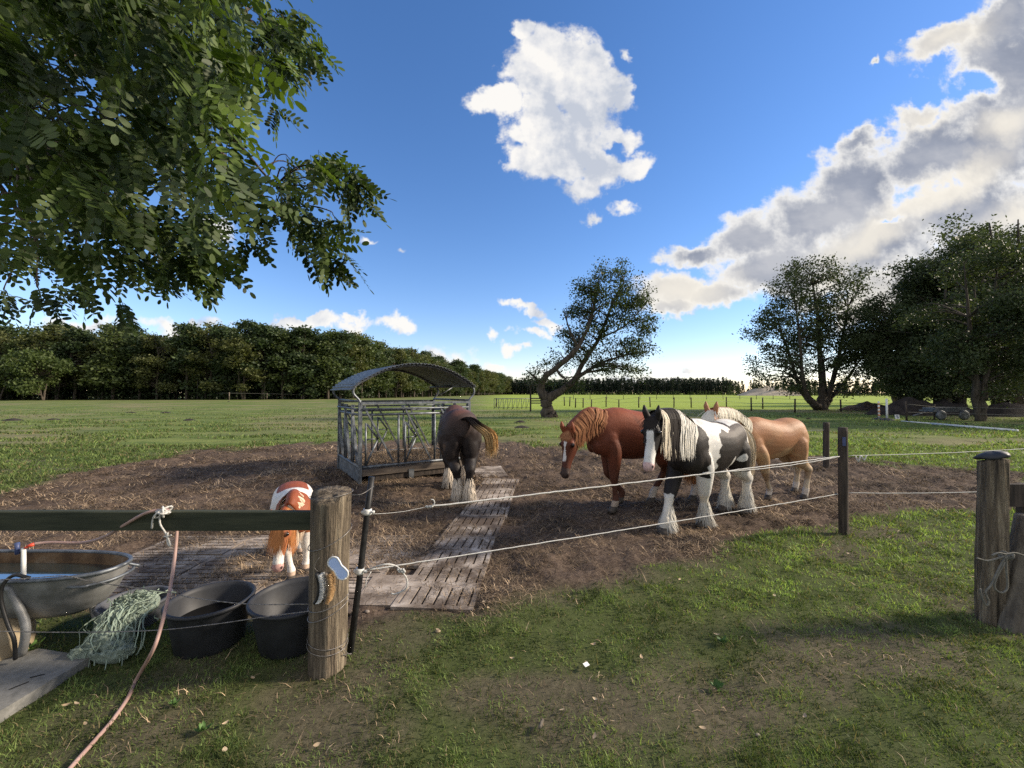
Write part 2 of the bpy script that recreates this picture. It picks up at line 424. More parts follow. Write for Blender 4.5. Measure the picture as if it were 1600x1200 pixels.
MT['hose_black'] = mottled('black_hose', (.015, .015, .015), (.03, .03, .03), 9, .4, bmp=0)
MT['blue_plastic'] = mottled('pale_blue_plastic', (.42, .55, .86), (.48, .62, .92), 20, .35, bmp=0)
MT['blue_dark'] = mottled('blue_valve', (.04, .06, .14), (.07, .09, .2), 20, .4, bmp=0)
MT['red_plastic'] = mottled('red_connector', (.5, .06, .03), (.62, .10, .05), 20, .4, bmp=0)
MT['white_paint'] = mottled('white_paint', (.55, .55, .52), (.8, .8, .77), 9, .6, bmp=.1)
MT['tan'] = mottled('tan_plastic', (.30, .23, .14), (.45, .37, .25), 5, .5, bmp=.1)
MT['concrete'] = mottled('concrete', (.12, .092, .070), (.33, .275, .225), 5, .95, bmp=.6, bdist=.006, c3=(.52, .46, .395), detail=10)
MT['concrete_grey'] = mottled('grey_slab', (.13, .13, .12), (.22, .215, .20), 30, .95, bmp=.4, bdist=.003, detail=8)
MT['plank'] = mottled('feeder_planks', (.07, .055, .045), (.19, .155, .12), 4, .9, stretch=(.5, .5, 6), bmp=.4)
MT['hoof'] = mottled('hoof', (.03, .025, .02), (.11, .09, .07), 20, .6, bmp=.2)
MT['eye'] = mottled('eye', (.004, .003, .003), (.01, .008, .006), 20, .12, bmp=0, spec=.6)
MT['leaf_litter'] = mottled('pale_leaf', (.28, .19, .11), (.52, .42, .28), 25, .8, bmp=0)
MT['water'], t = new_mat('trough_water')
t.b.inputs['Base Color'].default_value = (.02, .03, .03, 1); t.b.inputs['Roughness'].default_value = .04; t.b.inputs['Specular IOR Level'].default_value = 1.0
t.b.inputs['Metallic'].default_value = 0.0; t.b.inputs['IOR'].default_value = 1.6
bump(t, t.noise(obj_coord(t), 12, 3), .05, .01)
t.b.inputs['Coat Weight'].default_value = 1.0

# ------------------------------------------------------------------ ground
MUD = np.array([G(*p)[:2] for p in [(-120, 800), (0, 782), (110, 745), (250, 712), (400, 700), (530, 692), (640, 690), (760, 690), (900, 700), (1080, 704), (1300, 716), (1480, 733), (1640, 742),
       (1660, 792), (1500, 806), (1380, 812), (1290, 828), (1190, 848), (1110, 884), (1010, 905), (930, 928), (800, 938), (735, 962), (640, 968), (560, 985), (470, 965), (300, 960), (150, 965), (-160, 975)]])
BARE = [np.array([G(*p)[:2] for p in q]) for q in (
    [(540, 1000), (660, 985), (640, 1040), (600, 1130), (560, 1230), (380, 1260), (330, 1160), (430, 1090)],
    [(760, 1040), (900, 1060), (1010, 1060), (1000, 1120), (860, 1130), (720, 1110)],
    [(1180, 985), (1330, 960), (1480, 1010), (1540, 1100), (1400, 1160), (1250, 1130), (1120, 1180), (1060, 1090)],
    [(1290, 833), (1380, 826), (1440, 850), (1330, 868), (1250, 860)],
    [(180, 1110), (330, 1100), (330, 1180), (100, 1240)])]
def mud_mask(x, y):
    n = (fbm(x*1.3, y*1.3, 4, 5)-.5)*1.1
    return sstep(poly_sd(x, y, MUD)+n*np.clip(y/6, .5, 2.5), -.22, .22)
def bare_mask(x, y):
    n = fbm(x*2.2, y*2.2, 4, 9)-.5
    m = np.zeros_like(x)
    for b in BARE: m = np.maximum(m, sstep(poly_sd(x, y, b)+n*1.0, -.15, .25))
    m2 = sstep(fbm(x*1.1+5, y*1.1, 4, 21), .58, .72)*.7
    return np.maximum(m, m2)*(1-sstep(y, 9, 14))
def ground_h(x, y):
    x, y = np.asarray(x, float), np.asarray(y, float)
    m = mud_mask(x, y); near = 1-sstep(np.hypot(x, y), 16, 40)
    mats = np.zeros_like(x)
    for q in MAT_AREAS: mats = np.maximum(mats, sstep(poly_sd(x, y, q), -.1, .12))
    h = near*((fbm(x*1.7, y*1.7, 3, 31)-.5)*.05 + (fbm(x*7, y*7, 3, 33)-.5)*.022)
    clump = (fbm(x*5.5, y*5.5, 4, 41)-.5)*.13 + (fbm(x*1.4, y*1.4, 2, 42)-.5)*.10 + (fbm(x*16, y*16, 2, 43)-.5)*.045
    hm = clump*near*(1-.70*mats) + .002*mats
    rim = np.exp(-((poly_sd(x, y, MUD)+.05)/.35)**2)*.03*near*(1-mats)
    return h*(1-m) + hm*m + rim
MAT_AREAS = [np.array(q) for q in (
    [(-1.0, 3.05), (-.28, 3.05), (.08, 7.6), (-.48, 7.6)],
    [(-3.9, 3.15), (-.7, 3.15), (-.7, 4.9), (-3.9, 4.9)])]
def axis(segs):
    out = []
    for a, b, s in segs: out.append(np.arange(a, b, s))
    return np.concatenate(out)
gx = axis([(-14, 14, .055)]); e = 14*np.exp(np.linspace(0, math.log(3000/14), 46)); gx = np.concatenate([-e[::-1], gx, e])
gy = axis([(.6, 11, .05)]); e2 = 11*np.exp(np.linspace(0, math.log(4000/11), 120)); e3 = .6-np.exp(np.linspace(math.log(.1), math.log(900), 30)); gy = np.concatenate([e3[::-1], gy, e2])
gx, gy = np.unique(gx), np.unique(gy)
GX, GY = np.meshgrid(gx, gy); fx, fy = GX.ravel(), GY.ravel()
GH = ground_h(fx, fy)
nxg, nyg = len(gx), len(gy)
ii = np.arange(nxg*nyg).reshape(nyg, nxg)
Fq = np.stack([ii[:-1, :-1].ravel(), ii[:-1, 1:].ravel(), ii[1:, 1:].ravel(), ii[1:, :-1].ravel()], 1)
mm = mud_mask(fx, fy); bb = bare_mask(fx, fy)
lush = sstep(fy, 38, 44)*sstep(fx/np.maximum(fy, 1), -.12, .02)
gcol = np.stack([mm, bb, lush], 1)
m, t = new_mat('paddock_ground')
a = t.new('ShaderNodeAttribute'); a.attribute_name = 'Col'
sp = t.new('ShaderNodeSeparateColor'); t.put(sp.inputs[0], a.outputs['Color'])
oc = obj_coord(t)
n_big = t.noise(oc, .12, 4); n_mid = t.noise(oc, 1.1, 7, .65); n_fine = t.noise(oc, 22, 9, .78); n_str = t.noise(t.mapping(oc, rot=(0, 0, .5), scale=(3, 14, 5)), 6, 6, .7)
n_far = t.noise(t.mapping(oc, scale=(.25, .8, 1)), 1.0, 6, .65)
grass = t.mix(n_fine, (.026, .034, .015), (.115, .14, .045))
grass = t.mix(t.smooth(n_mid, .45, .75), grass, (.095, .10, .04))
fieldc = t.mix(t.smooth(n_far, .30, .66), (.060, .105, .024), (.17, .20, .06))
fieldc = t.mix(t.math('MULTIPLY', t.smooth(n_big, .46, .62), .75), fieldc, (.21, .185, .10))
fieldc = t.mix(t.math('MULTIPLY', t.smooth(n_mid, .55, .68), .7), fieldc, (.055, .052, .03))
sepp = t.new('ShaderNodeSeparateXYZ'); t.put(sepp.inputs[0], oc)
grass = t.mix(t.smooth(sepp.outputs[1], 6, 14), grass, fieldc)
grass = t.mix(sp.outputs[2], grass, t.mix(t.smooth(n_far, .3, .7), (.22, .29, .045), (.30, .37, .07)))
dirt = t.ramp(n_fine, [(.3, (.034, .025, .019)), (.5, (.095, .068, .051)), (.72, (.22, .165, .12))])
straw = t.mix(t.smooth(n_str, .52, .66), dirt, (.20, .15, .105))
dirt2 = t.mix(t.smooth(n_mid, .35, .6), dirt, straw)
dirt2 = t.mix(t.math('MULTIPLY', t.smooth(t.noise(oc, .55, 5, .65), .48, .62), .55), dirt2, t.mix(n_fine, (.018, .013, .010), (.07, .052, .040)))
soil = t.ramp(n_fine, [(.3, (.045, .040, .026)), (.7, (.16, .135, .09))])
c = t.mix(t.math('MULTIPLY', sp.outputs[1], .9), grass, soil)
c = t.mix(sp.outputs[0], c, dirt2)
t.put(t.b.inputs['Base Color'], c); t.b.inputs['Roughness'].default_value = .95; t.b.inputs['Specular IOR Level'].default_value = .1
bump(t, t.math('ADD', n_fine, n_str), .5, .03)
MT['ground'] = m
g = mesh_obj('ground', np.stack([fx, fy, GH], 1), Fq, m, smooth=True, col=gcol)
tag(g, 'flat horse paddock of grass and trampled brown mud', None, None, 'structure')

# ------------------------------------------------------------------ grass blades and straw (uncountable)
def blades(n, d0, d1, hgt, wid, dens, colfn, name, curl=.5, umax=1.8, lay=0.0, onmat=False):
    d = np.exp(rng.uniform(math.log(d0), math.log(d1), n)); u = rng.uniform(-umax, umax, n)
    x, y = u*d, d
    keep = rng.random(n) < dens(x, y); x, y, d = x[keep], y[keep], d[keep]; n = len(x)
    z = ground_h(x, y)
    if onmat:
        for q in MAT_AREAS: z = np.where(poly_sd(x, y, q) > 0, np.maximum(z, .030), z)
    s = np.clip(d/2.6, .8, 6)
    h = hgt*np.exp(rng.normal(0, .35, n))*np.clip(d/3.5, .8, 2.2); w = wid*np.exp(rng.normal(0, .2, n))*s
    th = rng.uniform(0, 2*math.pi, n); tilt = rng.uniform(.2, 1.1, n)*(1-lay)+lay*rng.uniform(1.25, 1.55, n)
    dx, dy = np.cos(th), np.sin(th); phi = rng.uniform(0, 2*math.pi, n); sx, sy = np.cos(phi), np.sin(phi)
    if lay: sx, sy = -dy, dx
    b = np.stack([x, y, z-.004], 1)
    side = np.stack([sx, sy, 0*sx], 1)*w[:, None]/2
    m1 = b+np.stack([dx*np.sin(tilt)*h*.45, dy*np.sin(tilt)*h*.45, np.cos(tilt)*h*.55+lay*rng.uniform(0, .025, n)], 1)
    bend = tilt+curl*rng.uniform(0, 1, n)*(1-lay)
    m2 = m1+np.stack([dx*np.sin(bend)*h*.55+lay*rng.normal(0, .15, n)*h*-dy, dy*np.sin(bend)*h*.55+lay*rng.normal(0, .15, n)*h*dx, np.cos(bend)*h*.5], 1)
    V = np.stack([b-side, b+side, m1+side*.8, m1-side*.8, m2+side*.15, m2-side*.15], 1).reshape(-1, 3)
    k = np.arange(n)[:, None]*6
    F = np.concatenate([k+np.array([0, 1, 2, 3]), k+np.array([3, 2, 4, 5])])
    c = colfn(n, x, y); C = np.repeat(c, 6, 0)
    return mesh_obj(name, V, F, MT['straw'] if lay else MT['grass'], None, False, C)
def grass_dens(x, y):
    m = mud_mask(x, y); b = bare_mask(x, y); f = fbm(x*3.3, y*3.3, 3, 51)
    slab = sstep(poly_sd(x, y, SLAB_POLY), -.03, .0)
    return np.clip((1-m*1.35), 0, 1)*(1-.64*b)*(.40+.60*sstep(f, .38, .58))*(.42+.58*sstep(fbm(x*11, y*11, 2, 52), .42, .62))*(1-slab)
def grass_col(n, x, y):
    f = fbm(x*1.6, y*1.6, 3, 61)[:, None]; r = rng.random((n, 1)); q = rng.random((n, 1))
    c = (1-r)*np.array([.054, .088, .026])+r*np.array([.160, .205, .062])
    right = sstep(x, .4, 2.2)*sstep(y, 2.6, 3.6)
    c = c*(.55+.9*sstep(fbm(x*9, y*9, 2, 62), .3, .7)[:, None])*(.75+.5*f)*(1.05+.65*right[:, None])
    dry = (q < .10); return np.where(dry, np.array([.22, .18, .09]), c)
SLAB_POLY = np.array([G(*p)[:2] for p in [(-60, 1160), (0, 1128), (142, 1040), (60, 1027), (-80, 1075)]])
def straw_col(n, x, y):
    r = rng.random((n, 1)); r = r**1.6; c = (1-r)*np.array([.048, .034, .024])+r*np.array([.42, .31, .20]); c = c*(.55+.9*sstep(fbm(x*1.3+3, y*1.3, 3, 73), .3, .7))[:, None]; return c*np.exp(rng.normal(0, .2, (n, 1)))
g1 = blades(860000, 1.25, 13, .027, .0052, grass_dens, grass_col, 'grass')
tag(g1, 'short grazed green grass growing between bare patches', 'grass', None, 'stuff')
s1 = blades(300000, 2.4, 13, .058, .0030, lambda x, y: mud_mask(x, y)*(.12+.88*sstep(fbm(x*2, y*2, 3, 71), .38, .6))*(1-.72*np.maximum(sstep(poly_sd(x, y, MAT_AREAS[0]), 0, .05), .35*sstep(poly_sd(x, y, MAT_AREAS[1]), 0, .05))), straw_col, 'straw_litter', lay=1.0, onmat=True)
g3 = blades(135000, 12.5, 46, .034, .0060, lambda x, y: (1-mud_mask(x, y))*sstep(fbm(x*.5, y*.9, 4, 55), .42, .58)*(1-.7*sstep(y, 25, 46)), lambda n, x, y: grass_col(n, x, y)*1.05, 'paddock_grass', umax=1.6)
tag(g3, 'tufted green grass of the wide paddock beyond the mud', 'grass', None, 'stuff')
tag(s1, 'trampled brown straw and hay strewn over the mud', 'straw', None, 'stuff')
s2 = blades(9000, 1.3, 8, .055, .0035, lambda x, y: (1-mud_mask(x, y))*(.2+.8*bare_mask(x, y)), lambda n, x, y: straw_col(n, x, y)*1.5, 'dry_stalks', lay=1.0)
tag(s2, 'loose pale dry stalks lying on the grass', 'straw', None, 'stuff')

# ------------------------------------------------------------------ horses
def nrm(v): v = np.asarray(v, float); return v/(np.linalg.norm(v)+1e-9)
def loft(mb, C, side, w, h, seg=20, egg=0.0):
    """sections along path C, lateral axis side (n,3), half width w, half height h"""
    C = np.asarray(C, float); n = len(C); T = np.gradient(C, axis=0); V = []
    for i in range(n):
        t = nrm(T[i]); s = nrm(side[i]-np.dot(side[i], t)*t); u = np.cross(t, s)
        th = np.arange(seg)*2*math.pi/seg; c, sn = np.cos(th), np.sin(th)
        k = 1+egg*(-sn)                      # wider below
        V.append(C[i]+(c*w[i]*k)[:, None]*s+(sn*h[i])[:, None]*u)
    V = np.concatenate(V); F = []
    for i in range(n-1):
        for k in range(seg):
            k2 = (k+1) % seg; F.append((i*seg+k, i*seg+k2, (i+1)*seg+k2, (i+1)*seg+k))
    F.append(tuple(range(seg))[::-1]); F.append(tuple((n-1)*seg+k for k in range(seg)))
    mb.add(V, F)
def interp(tab, n):
    tab = np.asarray(tab, float); return spline(tab, n)
def union_mesh(mb, voxel, smooth_it=4):
    me = bpy.data.meshes.new('tmp'); me.from_pydata(np.concatenate(mb.V).tolist(), [], mb.F); me.update()
    o = bpy.data.objects.new('tmp', me); scene.collection.objects.link(o)
    r = o.modifiers.new('r', 'REMESH'); r.mode = 'VOXEL'; r.voxel_size = voxel; r.adaptivity = 0
    s = o.modifiers.new('s', 'SMOOTH'); s.factor = .6; s.iterations = smooth_it
    dg = bpy.context.evaluated_depsgraph_get(); dg.update()
    ev = o.evaluated_get(dg); m2 = ev.to_mesh()
    V = np.zeros(len(m2.vertices)*3); m2.vertices.foreach_get('co', V); V = V.reshape(-1, 3)
    F = np.zeros(len(m2.polygons)*4, np.int32)
    F = [tuple(p.vertices) for p in m2.polygons]
    ev.to_mesh_clear(); bpy.data.objects.remove(o); bpy.data.meshes.remove(me)
    return V, F
def ribbons(paths, widths, wdir, cols):
    """paths (n,k,3); widths (k,) profile; wdir (n,3) or (n,k,3); cols (n,3) or (n,k,3) -> verts, faces, colours"""
    n, k, _ = paths.shape
    if wdir.ndim == 2: wdir = np.repeat(wdir[:, None], k, 1)
    if cols.ndim == 2: cols = np.repeat(cols[:, None], k, 1)
    if widths.ndim == 1: widths = np.repeat(widths[None], n, 0)
    w = wdir*widths[..., None]/2
    V = np.stack([paths-w, paths+w], 2).reshape(-1, 3); C = np.stack([cols, cols], 2).reshape(-1, 3)
    a = (np.arange(n)[:, None]*k+np.arange(k-1)[None])*2; a = a.ravel()
    F = np.stack([a, a+1, a+3, a+2], 1)
    return V, F, C

def horse(name, label, O, head_dir, H, poll, yaw, pitch, hooves, coat, mane_col, tail_col, sock_col, *, bw=1.0, legk=1.0, feather=0, feather_col=None,
          headk=1.0, mane_side=1, mane_len=.22, mane_to=.20, tail_path=None, fore=.16, group='horses and pony in the paddock', seed=1, neckk=1.0, lift=None, mane_n=520, neck_mid=.05, cat='horse', bh=1.0, msplit=.9):
    rg = np.random.default_rng(seed)
    f = nrm([head_dir[0], head_dir[1], 0]); l = np.array([-f[1], f[0], 0]); up = np.array([0, 0, 1.])
    O3 = np.array([O[0], O[1], 0.]); B = np.stack([f, l, up], 1)           # columns
    toW = lambda P: (np.asarray(P)*H) @ B.T + O3
    toL = lambda P: ((np.asarray(P)-O3) @ B)/H
    mb = MB()
    # trunk
    T = interp([(.52, .66, .05, .08), (.46, .68, .115, .155), (.37, .705, .155, .225), (.24, .735, .165, .262), (.10, .712, .19, .262), (-.06, .70, .205, .250), (-.20, .712, .205, .235),
                (-.32, .75, .20, .222), (-.42, .775, .185, .20), (-.50, .785, .145, .16), (-.555, .79, .07, .10)], 34)
    C = np.stack([T[:, 0], 0*T[:, 0], T[:, 1]+(1-bh)*T[:, 3]], 1)
    loft(mb, C, np.tile([0, 1., 0], (34, 1)), T[:, 2]*bw*.97, T[:, 3]*bh, 26, .12)
    mb.sphere((.23, 0, .90), (.15, .055, .085), 14, 10)                      # withers
    for s in (-1, 1):
        mb.sphere((.33, s*.085*bw, .68), (.115, .085, .17), 16, 10, rot=roty(-.25))   # shoulder
        mb.sphere((.44, s*.06*bw, .63), (.06, .06, .09), 12, 8)                      # breast
        mb.sphere((-.39, s*.085*bw, .74), (.155, .115, .19), 16, 10, rot=roty(.3))    # haunch
        mb.sphere((-.42, s*.09*bw, .60), (.115, .095, .19), 14, 10, rot=roty(.1))
        mb.sphere((-.475, s*.07*bw, .66), (.075, .075, .16), 14, 10)    # thigh
    # neck
    poll = np.array(poll, float); fy = nrm([yaw[0], yaw[1], 0]); yl = toL(fy+O3)*H; yl = nrm(yl)  # yaw direction in local axes
    n0 = np.array([.27, 0, .76]); n1 = np.array([.40, 0, .835])*.6+.4*(n0+.35*(poll-n0)); mid = .45*n0+.55*poll+np.array([0, 0, neck_mid])
    pc = poll-np.array([0, 0, .02])
    nk = interp([(*n0, .115, .215), (*n1, .098, .185), (*mid, .068, .135), (*(pc*.82+mid*.18), .056, .104), (*pc, .052, .085)], 20)
    nside0 = np.array([0, 1., 0]); hs = np.cross(up, yl)
    sd = np.array([nrm((1-t)*nside0+t*hs) for t in np.linspace(0, 1, 20)**1.5])
    loft(mb, nk[:, :3], sd, nk[:, 3]*neckk, nk[:, 4]*neckk, 20, .05)
    # head
    pr = R(pitch); hd = math.cos(pr)*yl-math.sin(pr)*up; hn = math.sin(pr)*yl+math.cos(pr)*up   # along the head, out of the forehead
    K = headk
    hp = interp([(-.03, -.01, .040, .045), (.02, -.012, .068, .062), (.08, -.020, .086, .070), (.13, -.024, .090, .071), (.18, -.020, .078, .062), (.24, -.010, .060, .048), (.30, -.002, .050, .041),
                 (.35, 0, .047, .042), (.385, -.003, .045, .044), (.41, -.009, .034, .036), (.425, -.013, .018, .022)], 26)*K
    Hc = poll+hp[:, 0:1]*hd+hp[:, 1:2]*hn
    loft(mb, Hc, np.tile(hs, (26, 1)), hp[:, 3], hp[:, 2], 20)
    for s in (-1, 1):
        mb.sphere(poll+hd*.115*K+hn*.034*K+hs*s*.052*K, .026*K, 10, 8)            # brow
        mb.sphere(poll+hd*.385*K+hn*.014*K+hs*s*.030*K, .020*K, 10, 8)            # nostril swell
        e0 = poll+hs*s*.040*K-hd*.0*K+hn*.03*K; e1 = e0+(-hd*.55+hn*.5+hs*s*.16)*.085*K; e2 = e0+(-hd*.62+hn*.42+hs*s*.12)*.155*K
        mb.tube([e0-(e1-e0)*.3, e0, e1, e2], [.018*K, .029*K, .027*K, .008*K], 8)
    # legs
    LG = {}
    for key, hf in hooves.items():
        s = 1 if key[1] == 'L' else -1
        hl = toL([hf[0], hf[1], 0]); hz = (lift or {}).get(key, 0.0)
        hx, hy = hl[0], hl[1]
        y0 = s*.105*bw; 
        ftl = np.array([hx-.028, hy, .105+hz]); hoofc = np.array([hx, hy, .03+hz])
        if key[0] == 'F':
            dx = hx-.345
            el = np.array([.29+.15*dx, y0, .55]); kn = np.array([.315+.62*dx, y0*.45+hy*.55, .315+hz*.45])
            if hz > .01: kn[0] += .07
            pth = [(.34, y0*.75, .78), (.31, y0*.9, .66), el, kn+(el-kn)*.22, kn, kn+(ftl-kn)*.25, kn+(ftl-kn)*.75, ftl, hoofc]
            rad = [.05, .082, .076, .050, .044, .031, .028, .036, .031]
        else:
            dx = hx+.43
            st = np.array([-.315+.25*dx, s*.115*bw, .55]); hk = np.array([-.515+.8*dx, y0*.35+hy*.65, .35+hz*.6])
            pth = [(-.33, s*.08*bw, .84), (-.36, s*.10*bw, .68), st*.7+hk*.3+np.array([.02, 0, 0]), hk*.75+st*.25+np.array([.01, 0, 0]), hk, hk+(ftl-hk)*.22, hk+(ftl-hk)*.78, ftl, hoofc]
            rad = [.06, .125, .088, .052, .046, .035, .031, .038, .032]
        pth = np.array([np.array(p, float) for p in pth]); rad = np.array(rad)*legk; rad[0:3] = rad[0:3]/legk**.7
        sp_ = interp(np.c_[pth, rad], 26)
        mb.tube(sp_[:, :3], sp_[:, 3], 12, up=(0, 1, 0))
        LG[key] = (pth, rad, hoofc)
    tl = np.array([-.545, 0, .865])
    V, F = union_mesh(mb, .0085, 12)
    # surface irregularities of muscle
    info = dict(poll=poll, hd=hd, hn=hn, hs=hs, K=K, LG=LG)
    q = V-poll; info['hsx'] = q@hd/K; info['hnx'] = q@hn/K; info['hss'] = q@hs/K
    info['head'] = (info['hsx'] > .0)&(info['hsx'] < .46)&(np.abs(info['hss']) < .10)&(np.abs(info['hnx']) < .13)&(V[:, 0] > .3)
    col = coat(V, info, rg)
    # nostrils, mouth, eye rim
    for s in (-1, 1):
        nd = np.sqrt((info['hsx']-.385)**2+(info['hnx']-.020)**2*1.6+(info['hss']-s*.040)**2)
        col = np.where((nd < .013)[:, None], np.array([.02, .012, .012]), col)
        ed = np.sqrt((info['hsx']-.118)**2+(info['hnx']-.036)**2+(info['hss']-s*.066)**2)
        col = np.where((ed < .024)[:, None], col*.25, col)
    mouth = info['head']&(np.abs(info['hnx']+.020-(.41-info['hsx'])*-.10) < .004)&(info['hsx'] > .35)
    col = np.where(mouth[:, None], col*.3, col)
    # fine ripples in the coat
    W_ = toW(V)
    root = thing(name, (O[0], O[1], 0), label, cat, group)
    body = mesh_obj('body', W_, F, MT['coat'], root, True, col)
    for s in (-1, 1):
        e = MB().sphere(toW(poll+hd*.118*K+hn*.034*K+hs*s*.066*K), .0165*K*H, 12, 8)
        e.build('eye', MT['eye'], root)
    for key, (pth, rad, hc) in LG.items():
        hb = MB(); c0 = toW(hc); yw = f
        k = legk*H; prof = [(.046*k, -.030*H), (.043*k, -.010*H), (.036*k, .026*H), (.020*k, .034*H)]
        gz = float(ground_h(c0[0], c0[1]))
        hb.lathe([(.0, prof[0][1])]+prof+[(.0, prof[-1][1])], (0, 0, 0), 16, 1.0, .92)
        Vh = np.concatenate(hb.V); Vh[:, 0] -= (Vh[:, 2]+.03*H)*.45; Vh[:, 0] += .012*k
        Vh = Vh@rotz(math.atan2(f[1], f[0])).T+c0
        mesh_obj('hoof', Vh, hb.F, MT['hoof'], root, True)
        if feather:
            n = int(520*feather); u0 = rg.uniform(0, 1, n)**.8; th = rg.uniform(0, 2*math.pi, n)
            a0 = pth[4]+(pth[7]-pth[4])*.35; b0 = pth[7]+np.array([0, 0, -.01])
            base = a0+(b0-a0)*u0[:, None]
            rr = (.030+.012*u0)*legk
            dirs = np.stack([np.cos(th), np.sin(th), 0*th], 1); dirs[:, 0] -= .25
            Ln = (.07+.05*rg.random(n))*(.8+.4*u0)
            t = np.linspace(0, 1, 4)
            flare = (.012+.042*u0*feather)[:, None]*t[None]**1.3
            ph = base[:, None]+dirs[:, None]*(rr[:, None]+flare)[..., None]+np.array([0, 0, -1.])*(Ln[:, None]*t[None])[..., None]
            ph += np.cumsum(rg.normal(0, .0018, ph.shape), 1)
            ph[..., 2] = np.maximum(ph[..., 2], .004+pth[8][2]-.03)
            wd = np.stack([-np.sin(th), np.cos(th), 0*th], 1)
            cc = np.array(feather_col)*np.exp(rg.normal(0, .12, (n, 1)))
            dirty = sstep(ph[..., 2], .02, .14)[..., None]; cc2 = cc[:, None]*(.62+.38*dirty)
            Vr, Fr, Cr = ribbons(toW(ph), np.array([.006, .008, .006, .0015])*H, wd@B.T, cc2)
            mesh_obj('leg_feather', Vr, Fr, MT['hair'], root, False, Cr)
    # mane: roots along the crest
    nmn = int(mane_n*1.9); t = rg.uniform(.10, 1, nmn)
    idx = 3+t*(len(nk)-4); i0 = np.floor(idx).astype(int); i0 = np.clip(i0, 0, len(nk)-2); fr = (idx-i0)[:, None]
    ctr = nk[i0, :3]*(1-fr)+nk[i0+1, :3]*fr; Td = np.array([nrm(x) for x in (nk[i0+1, :3]-nk[i0, :3])]); sdv = sd[i0]
    upv = np.cross(Td, sdv); hh = (nk[i0, 4:5]*(1-fr)+nk[i0+1, 4:5]*fr)*neckk; ww = (nk[i0, 3:4]*(1-fr)+nk[i0+1, 3:4]*fr)*neckk
    both = rg.random(nmn); sideS = np.where(both < msplit, mane_side, -mane_side)[:, None]
    kk = np.linspace(0, 1, 9); Lm = mane_len*(.45+.75*rg.random(nmn)**.7)*(.75+.35*np.sin(t*math.pi))
    rgk = rg.normal(-.02, .030, (nmn, 1)); path = np.zeros((nmn, 9, 3)); lay = rg.uniform(.0, .022, nmn)
    for j, k_ in enumerate(kk):
        ang = min(k_*2.2, 1.0)*math.pi/2
        lat = ww*1.06*math.sin(ang)+lay[:, None]*min(1, 3*k_); ver = (hh*.97)*math.cos(ang)
        extra = np.maximum(0, Lm*k_*1.0-hh[:, 0]*min(k_*2.2, 1.0))
        p = ctr+upv*ver+sdv*sideS*lat; p = p+np.array([0, 0, -1.])*(extra)[:, None]
        wav = .0025*np.sin(k_*5+t*9+both*6)
        path[:, j] = p+Td*(wav[:, None]+ (0*both[:, None]) + k_*rgk)
    cm = mane_col(t+rg.normal(0, .012, nmn), rg.random(nmn)); ribw = np.array([.7, 1, 1, 1, 1, .9, .8, .6, .15])*.0105*H
    Vr, Fr, Cr = ribbons(toW(path), ribw, Td@B.T, cm)
    mesh_obj('mane', Vr, Fr, MT['hair'], root, False, Cr)
    # forelock
    n = int(240); a = rg.normal(0, 1, n); Lf = fore*(.6+.5*rg.random(n)); p0 = poll+hn*.045*K+hs*(a*.012*K)[:, None]-hd*.01
    t4 = np.linspace(0, 1, 6); ph = p0[:, None]+hn*(.024*K*np.sin(t4*2.2))[None, :, None]+hd*(Lf[:, None]*t4[None])[..., None]+hs*((a*.022*K)[:, None]*t4[None])[..., None]
    cm = mane_col(np.full(n, 1.0), rg.random(n))
    Vr, Fr, Cr = ribbons(toW(ph), np.array([.8, 1, 1, .8, .6, .1])*.006*H, np.tile(hs@B.T, (n, 1)), cm)
    mesh_obj('forelock', Vr, Fr, MT['hair'], root, False, Cr)
    # tail
    tp = tail_path if tail_path is not None else [(-.545, 0, .865), (-.60, 0, .83), (-.635, 0, .70), (-.64, 0, .50), (-.63, 0, .30), (-.62, 0, .18)]
    if tail_path is not None: tp = [tl]+[toL(q) for q in tail_path]
    tp = spline(tp, 14); nt = 800
    tt = np.linspace(0, 1, 14); prof = (.012+.055*np.sin(np.clip(tt*1.15, 0, 1)*math.pi*.75)+.02*tt)
    off = rg.normal(0, .55, (nt, 3)); off = off/np.maximum(1, np.linalg.norm(off, axis=1))[:, None]; ln = rg.uniform(.72, 1.0, nt)
    paths = np.zeros((nt, 14, 3))
    for j in range(14):
        q = tt[j]*ln; ix = q*13; i0 = np.clip(np.floor(ix).astype(int), 0, 12); fr = (ix-i0)[:, None]
        paths[:, j] = tp[i0]*(1-fr)+tp[i0+1]*fr+off*prof[j]*np.array([.9, .9, .4])+ .004*np.sin(tt[j]*5+off[:, :1]*9)
    ct = tail_col(tt, nt, rg); wdirs = np.array([nrm(v) for v in np.cross(np.tile(nrm(tp[-1]-tp[0]), (nt, 1)), rg.normal(size=(nt, 3)))])
    Vr, Fr, Cr = ribbons(toW(paths), np.r_[.6, np.ones(9), .8, .6, .4, .1]*.0065*H, wdirs@B.T, ct)
    mesh_obj('tail', Vr, Fr, MT['hair'], root, False, Cr)
    return root

def nz3(V, s, k=0): return (fbm(V[:, 0]*s+V[:, 1]*s*.7+k, V[:, 2]*s+V[:, 1]*s*.5, 4, k)-.5)
def lerp(a, b, t): t = np.asarray(t)[:, None]; return np.array(a)*(1-t)+np.array(b)*t
def leg_of(V): return V[:, 2] < .56

